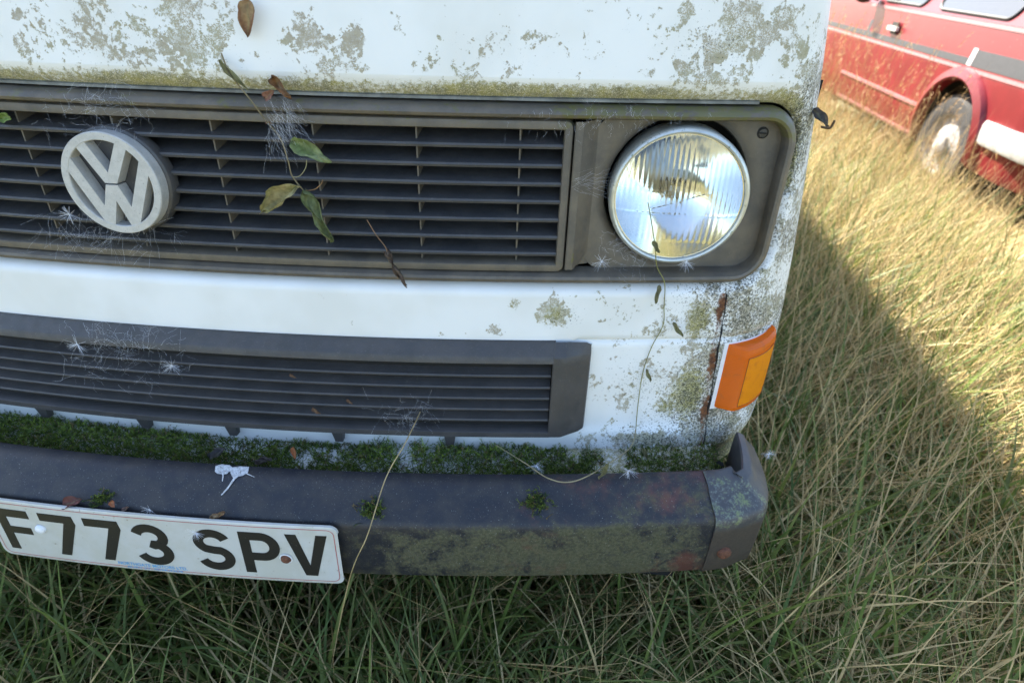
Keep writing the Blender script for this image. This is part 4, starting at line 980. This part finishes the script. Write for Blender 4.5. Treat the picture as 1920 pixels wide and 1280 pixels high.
def lit(name, px0, py0, px1, py1, wd, c1, c2, lab, seed, lift=.004, **k):
    a, b = onbump(px0, py0), onbump(px1, py1); leaf(name, a+np.array([0, -.003, lift]), b+np.array([0, -.004, lift]), wd, c1, c2, lab, seed, normal=(0, -.6, 1), **k)
lit('dead_leaf', 126, 950, 162, 938, .8, (.13, .05, .04), (.09, .035, .03), 'dark red dead leaf on the top edge of the number plate', 41, .007, fold=.5, curl=.1, crumple=.2)
lit('leaf_scrap', 212, 940, 222, 950, .9, (.36, .13, .05), (.26, .09, .04), 'tiny orange leaf scrap on the bumper above the plate', 42)
lit('leaf_scrap', 398, 972, 430, 960, .5, (.16, .09, .05), (.22, .15, .08), 'brown leaf scrap with fluff above the plate letters', 43, fold=.8, crumple=.3)
lit('leaf_scrap', 232, 958, 250, 950, .6, (.12, .07, .06), (.09, .06, .05), 'dull brown leaf scrap on the bumper above the plate digits', 44)
mz = -.392
leaf('dead_leaf', onz(395, 860, mz), onz(425, 842, mz+.01), .9, (.06, .055, .055), (.10, .09, .08), 'grey crumpled dead leaf lying in the moss behind the bird dropping', 45, .9, .2, .35, (0, -.5, 1))
leaf('dead_leaf', onz(480, 868, mz), onz(512, 862, mz+.01), .6, (.07, .055, .05), (.11, .09, .08), 'grey dead leaf in the moss right of the bird dropping', 46, .9, .2, .35, (0, -.5, 1))
leaf('leaf_scrap', onz(549, 838, mz+.012), onz(556, 861, mz+.006), .5, (.36, .12, .04), (.28, .09, .03), 'bright orange leaf scrap standing in the moss', 47, .5, .1, .1, (0, -.8, .6))
# ---- thistledown and cobwebs
def fluff(px, py, off, rad, lab, seed, n=46, c=None):
    r = np.random.default_rng(seed); c = B(px, py, off) if c is None else np.array(c); mb = MB()
    for k in range(n):
        d = r.normal(0, 1, 3); d[1] = -abs(d[1])*.6; d /= np.linalg.norm(d); l_ = rad*r.uniform(.55, 1.15); s_ = r.normal(0, .18, 3)
        mb.tube([c, c+d*l_*.5+s_*l_*.1, c+d*l_+s_*l_*.35], .00013, 3, .00008)
    mb.tube([c+np.array([0, 0, -.002]), c+np.array([.0005, -.001, .002])], .0007, 5)
    o = mb.build('thistledown', 'web', smooth=False, recalc=False); tag(o, lab, 'thistledown', 'thistledown seeds caught on the van front')
fluff(145, 645, -.030, .016, 'thistledown seed on the lower grille, the left one of two', 1)
fluff(322, 685, -.030, .016, 'thistledown seed on the lower grille, the right one of two', 2)
fluff(130, 402, -.010, .014, 'thistledown seed on the upper grille just below the round badge', 3)
fluff(1128, 490, -.002, .014, 'thistledown seed on the headlamp surround at its lower left corner', 4, 30)
fluff(1287, 490, -.016, .014, 'thistledown seed on the bottom rim of the headlamp', 5)
fluff(0, 0, 0, .015, 'thistledown seed on the moss left of the hanging runner', 6, 46, onz(1005, 872, -.375))
fluff(0, 0, 0, .015, 'thistledown seed on the back edge of the bumper near its right end', 7, 46, onz(1178, 882, -.360))
fluff(0, 0, 0, .012, 'pale fluff clinging to the outer edge of the bumper end cap', 8, 40, onz(1442, 850, -.375))
fluff(0, 0, 0, .013, 'thistledown seed stuck on the top of the plate letter S', 9, 40, ony(367, 998, -.216))
fluff(0, 0, 0, .011, 'wispy down on the plate top edge above the second digit seven', 10, 22, onbump(285, 955)+np.array([0, -.003, .004]))
def web(name, lab, x0, y0, x1, y1, n, off, seed, seglen=(8, 40), dirs=None, thick=.00005):
    r = np.random.default_rng(seed); mb = MB()
    for k in range(n):
        px, py = x0+(x1-x0)*np.clip(r.normal(.5, .24), 0, 1), y0+(y1-y0)*np.clip(r.normal(.5, .26), 0, 1); a = r.uniform(0, 6.28) if dirs is None else r.normal(*dirs); l_ = r.uniform(*seglen)
        q = [(px+math.cos(a)*l_*t+r.normal(0, 1.5), py+math.sin(a)*l_*t+r.normal(0, 1.5)) for t in (0, .33, .66, 1)]
        mb.tube([B(*p, off+r.uniform(-.003, .002)) for p in q], thick*r.uniform(.5, 1.5), 3)
    o = mb.build(name, 'web', smooth=False, recalc=False); tag(o, lab, 'cobweb', 'cobwebs on the van front')
web('cobweb', 'fine cobweb spread over the left part of the lower grille', 110, 590, 350, 720, 190, -.026, 51)
web('cobweb', 'cobweb strands hanging from the grille frame above the badge', 70, 150, 290, 260, 130, -.006, 52)
web('cobweb', 'cobweb between the headlamp rim and its surround, lower left', 1110, 420, 1250, 520, 110, -.002, 53, (6, 26))
web('cobweb', 'dense white cobweb holding the vine stem above the green leaf', 495, 175, 560, 275, 150, -.018, 54, (10, 60), (1.0, .35), .00005)
web('cobweb', 'cobweb strands under the badge across the lower slats', 80, 400, 330, 470, 150, -.006, 55, (16, 60))
web('cobweb', 'cobweb along the frame above the right half of the slats', 950, 175, 1330, 260, 120, -.006, 56, (5, 20), (1.5, .5))
web('cobweb', 'cobweb smear on the lower grille beside the straw tip', 690, 750, 830, 810, 70, -.026, 57, (8, 30))
web('cobweb', 'cobweb strand stretched from the slats to the headlamp', 1040, 325, 1150, 365, 22, -.010, 58, (30, 70), (-.05, .25))
for k, (a, b, lab) in enumerate((((498, 228), (512, 233), 'tan leaf crumb just right of the vine on the top slat'), ((544, 700), (556, 708), 'brown crumb on the upper slats of the lower grille'),
                                  ((650, 748), (662, 756), 'reddish crumb on the lower grille left of the straw tip'), ((586, 764), (602, 775), 'dark brown crumb near the bottom edge of the lower grille'))):
    leaf('leaf_crumb', B(*a, -.010 if k == 0 else -.026), B(*b, -.012 if k == 0 else -.028), .7, (.20, .11, .06), (.12, .07, .04), lab, 90+k, .9, .1, .25)
# ================================================================== red car
car = empty('red_car', (3.2, 3.2, -.25), 'faded red off-road car with grey side stripe parked in tall dry grass', 'car')
GX = -.235-0.0
def make_car():
    X0, zc = 3.2, -.235       # side plane, ground height under the car
    def xs(z, y):
        h = z-zc; b = np.interp(h, [.2, .3, .45, .8, 1.08, 1.5, 1.6], [.05, .02, .0, -.005, .03, .22, .30]); e = np.interp(y, [2.72, 2.9, 3.1, 7.2, 7.5, 7.7], [.16, .04, 0, 0, .06, .2]); return X0+b+e
    # side panel with the wheel arches cut out
    for sgn in (0, 1):
        ys = np.arange(2.74, 7.69, .03); zs = np.arange(zc+.27, zc+1.085, .028); Y, Z = np.meshgrid(ys, zs, indexing='ij'); arches = ((3.79, zc+.40, .355), (6.75, zc+.40, .355)); keep = np.ones((len(ys)-1, len(zs)-1), bool)
        for cy, cz, rr in arches:
            d = np.hypot(Y-cy, Z-cz); mv = np.abs(d-rr) < .018; Y2 = np.where(mv, cy+(Y-cy)*rr/np.maximum(d, 1e-6), Y); Z2 = np.where(mv, cz+(Z-cz)*rr/np.maximum(d, 1e-6), Z); Y, Z = Y2, Z2
            d = np.hypot(Y-cy, Z-cz); keep &= ((d[:-1, :-1]+d[1:, :-1]+d[1:, 1:]+d[:-1, 1:])/4) > rr
        X = xs(Z, Y); X = X if sgn == 0 else 2*(X0+.83)-X
        ii = np.arange(Y.size).reshape(Y.shape); F = np.stack([ii[:-1, :-1], ii[1:, :-1], ii[1:, 1:], ii[:-1, 1:]], -1)[keep]
        mb = MB(); mb.v = [tuple(p) for p in np.stack([X, Y, Z], -1).reshape(-1, 3)]; mb.f = [tuple(f) for f in F]; mb.build('side_panel', 'red', car, rel=False)
    mb = MB(); xm = X0+.83
    # tail, tailgate, bonnet and roof as lofted rings
    def ringx(y, z): x = float(xs(z, y)); return x, 2*xm-x
    prof = [(2.74, zc+.30), (2.74, zc+.6), (2.74, zc+1.085), (2.80, zc+1.3), (2.92, zc+1.54), (3.05, zc+1.585), (3.9, zc+1.62), (5.0, zc+1.59), (5.15, zc+1.55), (5.75, zc+1.10), (7.2, zc+1.02), (7.62, zc+.9), (7.66, zc+.35)]
    mb.grid(np.array([[(a+(b-a)*t, y, z) for t in np.linspace(0, 1, 7)] for y, z in prof for a, b in [ringx(y, z)]])); mb.build('tailgate_and_roof', 'red', car, rel=False)
    for sgn in (0, 1):
        mb = MB(); fl = (lambda x: x) if sgn == 0 else (lambda x: 2*xm-x)
        # pillars: whole side of the cabin in red, panes sit proud of it
        top = [(2.92, 1.54), (3.9, 1.60), (5.12, 1.56)]; bot = [(2.76, 1.085), (4.0, 1.085), (5.75, 1.085)]
        G = []
        for t in np.linspace(0, 1, 8):
            row = []
            for k in np.linspace(0, 1, 12):
                yb = 2.76+(5.72-2.76)*k; yt = 2.95+(5.10-2.95)*k; z = zc+1.085+(1.56-1.085)*t; y = yb+(yt-yb)*t; row.append((fl(float(xs(z, y))), y, z))
            G.append(row)
        mb.grid(np.array(G)); mb.build('cabin_side', 'red', car, rel=False)
        for ya, yb_ in ((3.62, 4.52), (4.72, 5.42)):
            P = rounded(ya, yb_, zc+1.115, zc+1.50, .07, 6, .06); P[:, 0] += np.where(P[:, 0] > 5.1, -.35*(P[:, 1]-(zc+1.115)), 0)
            c = P.mean(0); mb = MB(); V = [(fl(float(xs(q[1], q[0]))-.006), q[0], q[1]) for q in P]; mb.add([(fl(float(xs(c[1], c[0]))-.006), c[0], c[1])]+V, [(0, i+1, (i+1) % len(V)+1) for i in range(len(V))]); wn = mb.build('window', 'window', car, rel=False)
            mb = MB(); mb.tube([(fl(float(xs(q[1], q[0]))-.006), q[0], q[1]) for q in list(P)+[P[0]]], .010, 6); mb.build('window_seal', 'rubber', wn, rel=False)
        def strip(name, mat, y0, y1, z0, z1, proud, thick=None):
            mb = MB(); G = []
            for y in np.linspace(y0, y1, 24): G.append([(fl(float(xs(z, y))-p), y, z) for z, p in ((zc+z0, .0), (zc+z0, proud), (zc+z1, proud), (zc+z1, .0))])
            mb.grid(np.array(G)); return mb.build(name, mat, car, rel=False, smooth=False)
        strip('side_stripe', 'grey_stripe', 2.95, 3.78, .835, .93, .003); strip('side_stripe', 'grey_stripe', 3.84, 6.7, .835, .875, .003)
        strip('pale_flash', 'pale_stripe', 3.785, 3.835, .835, .935, .0035)
        strip('pin_stripe', 'red_trim', 2.95, 6.7, .802, .822, .004); strip('rubbing_strip', 'red_trim', 4.20, 5.74, .490, .512, .012); strip('rubbing_strip', 'red_trim', 4.22, 5.74, .285, .305, .010)
        strip('belt_trim', 'red_trim', 3.0, 5.6, 1.06, 1.083, .006)
        for cy in (3.79, 6.75):
            mb = MB(); G = []
            for t in np.linspace(-.25, math.pi+.25, 34):
                row = []
                for r_, p in ((.345, -.03), (.350, .035), (.365, .045), (.415, .030), (.432, .0), (.432, -.01)):
                    y, z = cy+r_*math.cos(t), zc+.40+r_*math.sin(t); row.append((fl(float(xs(max(z, zc+.3), y))-p), y, z))
                G.append(row)
            mb.grid(np.array(G)); mb.build('wheel_arch_flare', 'red', car, rel=False)
            mb = MB(); mb.lathe([(.37, -.30), (.37, .0)], (fl(X0+.02), cy, zc+.40), ax=(-1 if sgn == 0 else 1, 0, 0), n=32); mb.add([(fl(X0+.30), cy-.4, zc+.1), (fl(X0+.30), cy+.4, zc+.1), (fl(X0+.30), cy+.4, zc+.8), (fl(X0+.30), cy-.4, zc+.8)], [(0, 1, 2, 3)]); mb.build('wheel_well', 'dark', car, rel=False)
            sx = -1 if sgn == 0 else 1; c = (fl(X0+.10), cy, zc+.33)
            mb = MB(); mb.lathe([(.20, .085), (.235, .095), (.30, .09), (.325, .06), (.33, .0), (.325, -.06), (.28, -.09), (.19, -.09)], c, ax=(sx, 0, 0), n=44); wh = mb.build('wheel', 'tyre', car, rel=False)
            mb = MB(); mb.lathe([(.205, .085), (.195, .080), (.185, .05), (.15, .045), (.11, .065), (.075, .075), (.07, .095), (.045, .105), (.001, .106)], c, ax=(sx, 0, 0), n=36); mb.build('rim', 'rim', wh, rel=False)
        mb = MB(); mb.box((min(fl(X0-.005), fl(X0-.030)), 4.90, zc+.925), (max(fl(X0-.005), fl(X0-.030)), 5.06, zc+.955)); dh = mb.build('door_handle', 'chrome', car, rel=False)
        mb = MB(); mb.box((min(fl(X0+.004), fl(X0-.010)), 4.93, zc+.90), (max(fl(X0+.004), fl(X0-.010)), 5.03, zc+.985)); mb.build('handle_recess', 'rubber', dh, rel=False)
        mb = MB(); mb.grid(np.array([[(fl(float(xs(z, 5.47))-.003), y, z) for y in (5.44, 5.50)] for z in (zc+.85, zc+1.1)])); mb.build('pillar_shadow_strip', 'grey_stripe', car, rel=False, smooth=False)  # dark strip that paints the pillar's shadow on the side
        mb = MB(); mb.lathe([(.01, -.05), (.06, -.05), (.085, -.01), (.085, .04), (.07, .06), (.01, .065)], (fl(X0-.09), 5.52, zc+1.17), ax=(0, 1, 0), n=16); mb.tube([(fl(X0+.03), 5.52, zc+1.12), (fl(X0-.08), 5.52, zc+1.15)], .02, 6); mb.build('door_mirror', 'rubber', car, rel=False)
    # rear bumper wraps round the corner
    mb = MB(); G = []
    for x, y in [(X0+.005, 3.40), (X0-.02, 3.38), (X0-.03, 3.30), (X0-.03, 2.95), (X0-.01, 2.76), (X0+.06, 2.66), (X0+.2, 2.62), (xm, 2.60), (2*xm-X0-.2, 2.62), (2*xm-X0-.06, 2.66), (2*xm-X0+.01, 2.76), (2*xm-X0+.03, 2.95), (2*xm-X0+.03, 3.30), (2*xm-X0-.005, 3.40)]:
        c = np.array([xm, 3.2]); d = c-np.array([x, y]); d /= np.linalg.norm(d); G.append([(x+d[0]*o, y+d[1]*o, zc+z) for o, z in ((.06, .44), (.008, .445), (.0, .46), (.0, .555), (.010, .582), (.07, .587))])
    mb.grid(np.array(G)); mb.build('rear_bumper', 'chrome', car, rel=False)
    mb = MB(); mb.box((X0+.10, 2.80, zc+.22), (2*xm-X0-.10, 7.5, zc+.30)); mb.build('chassis', 'dark', car, rel=False)
make_car()
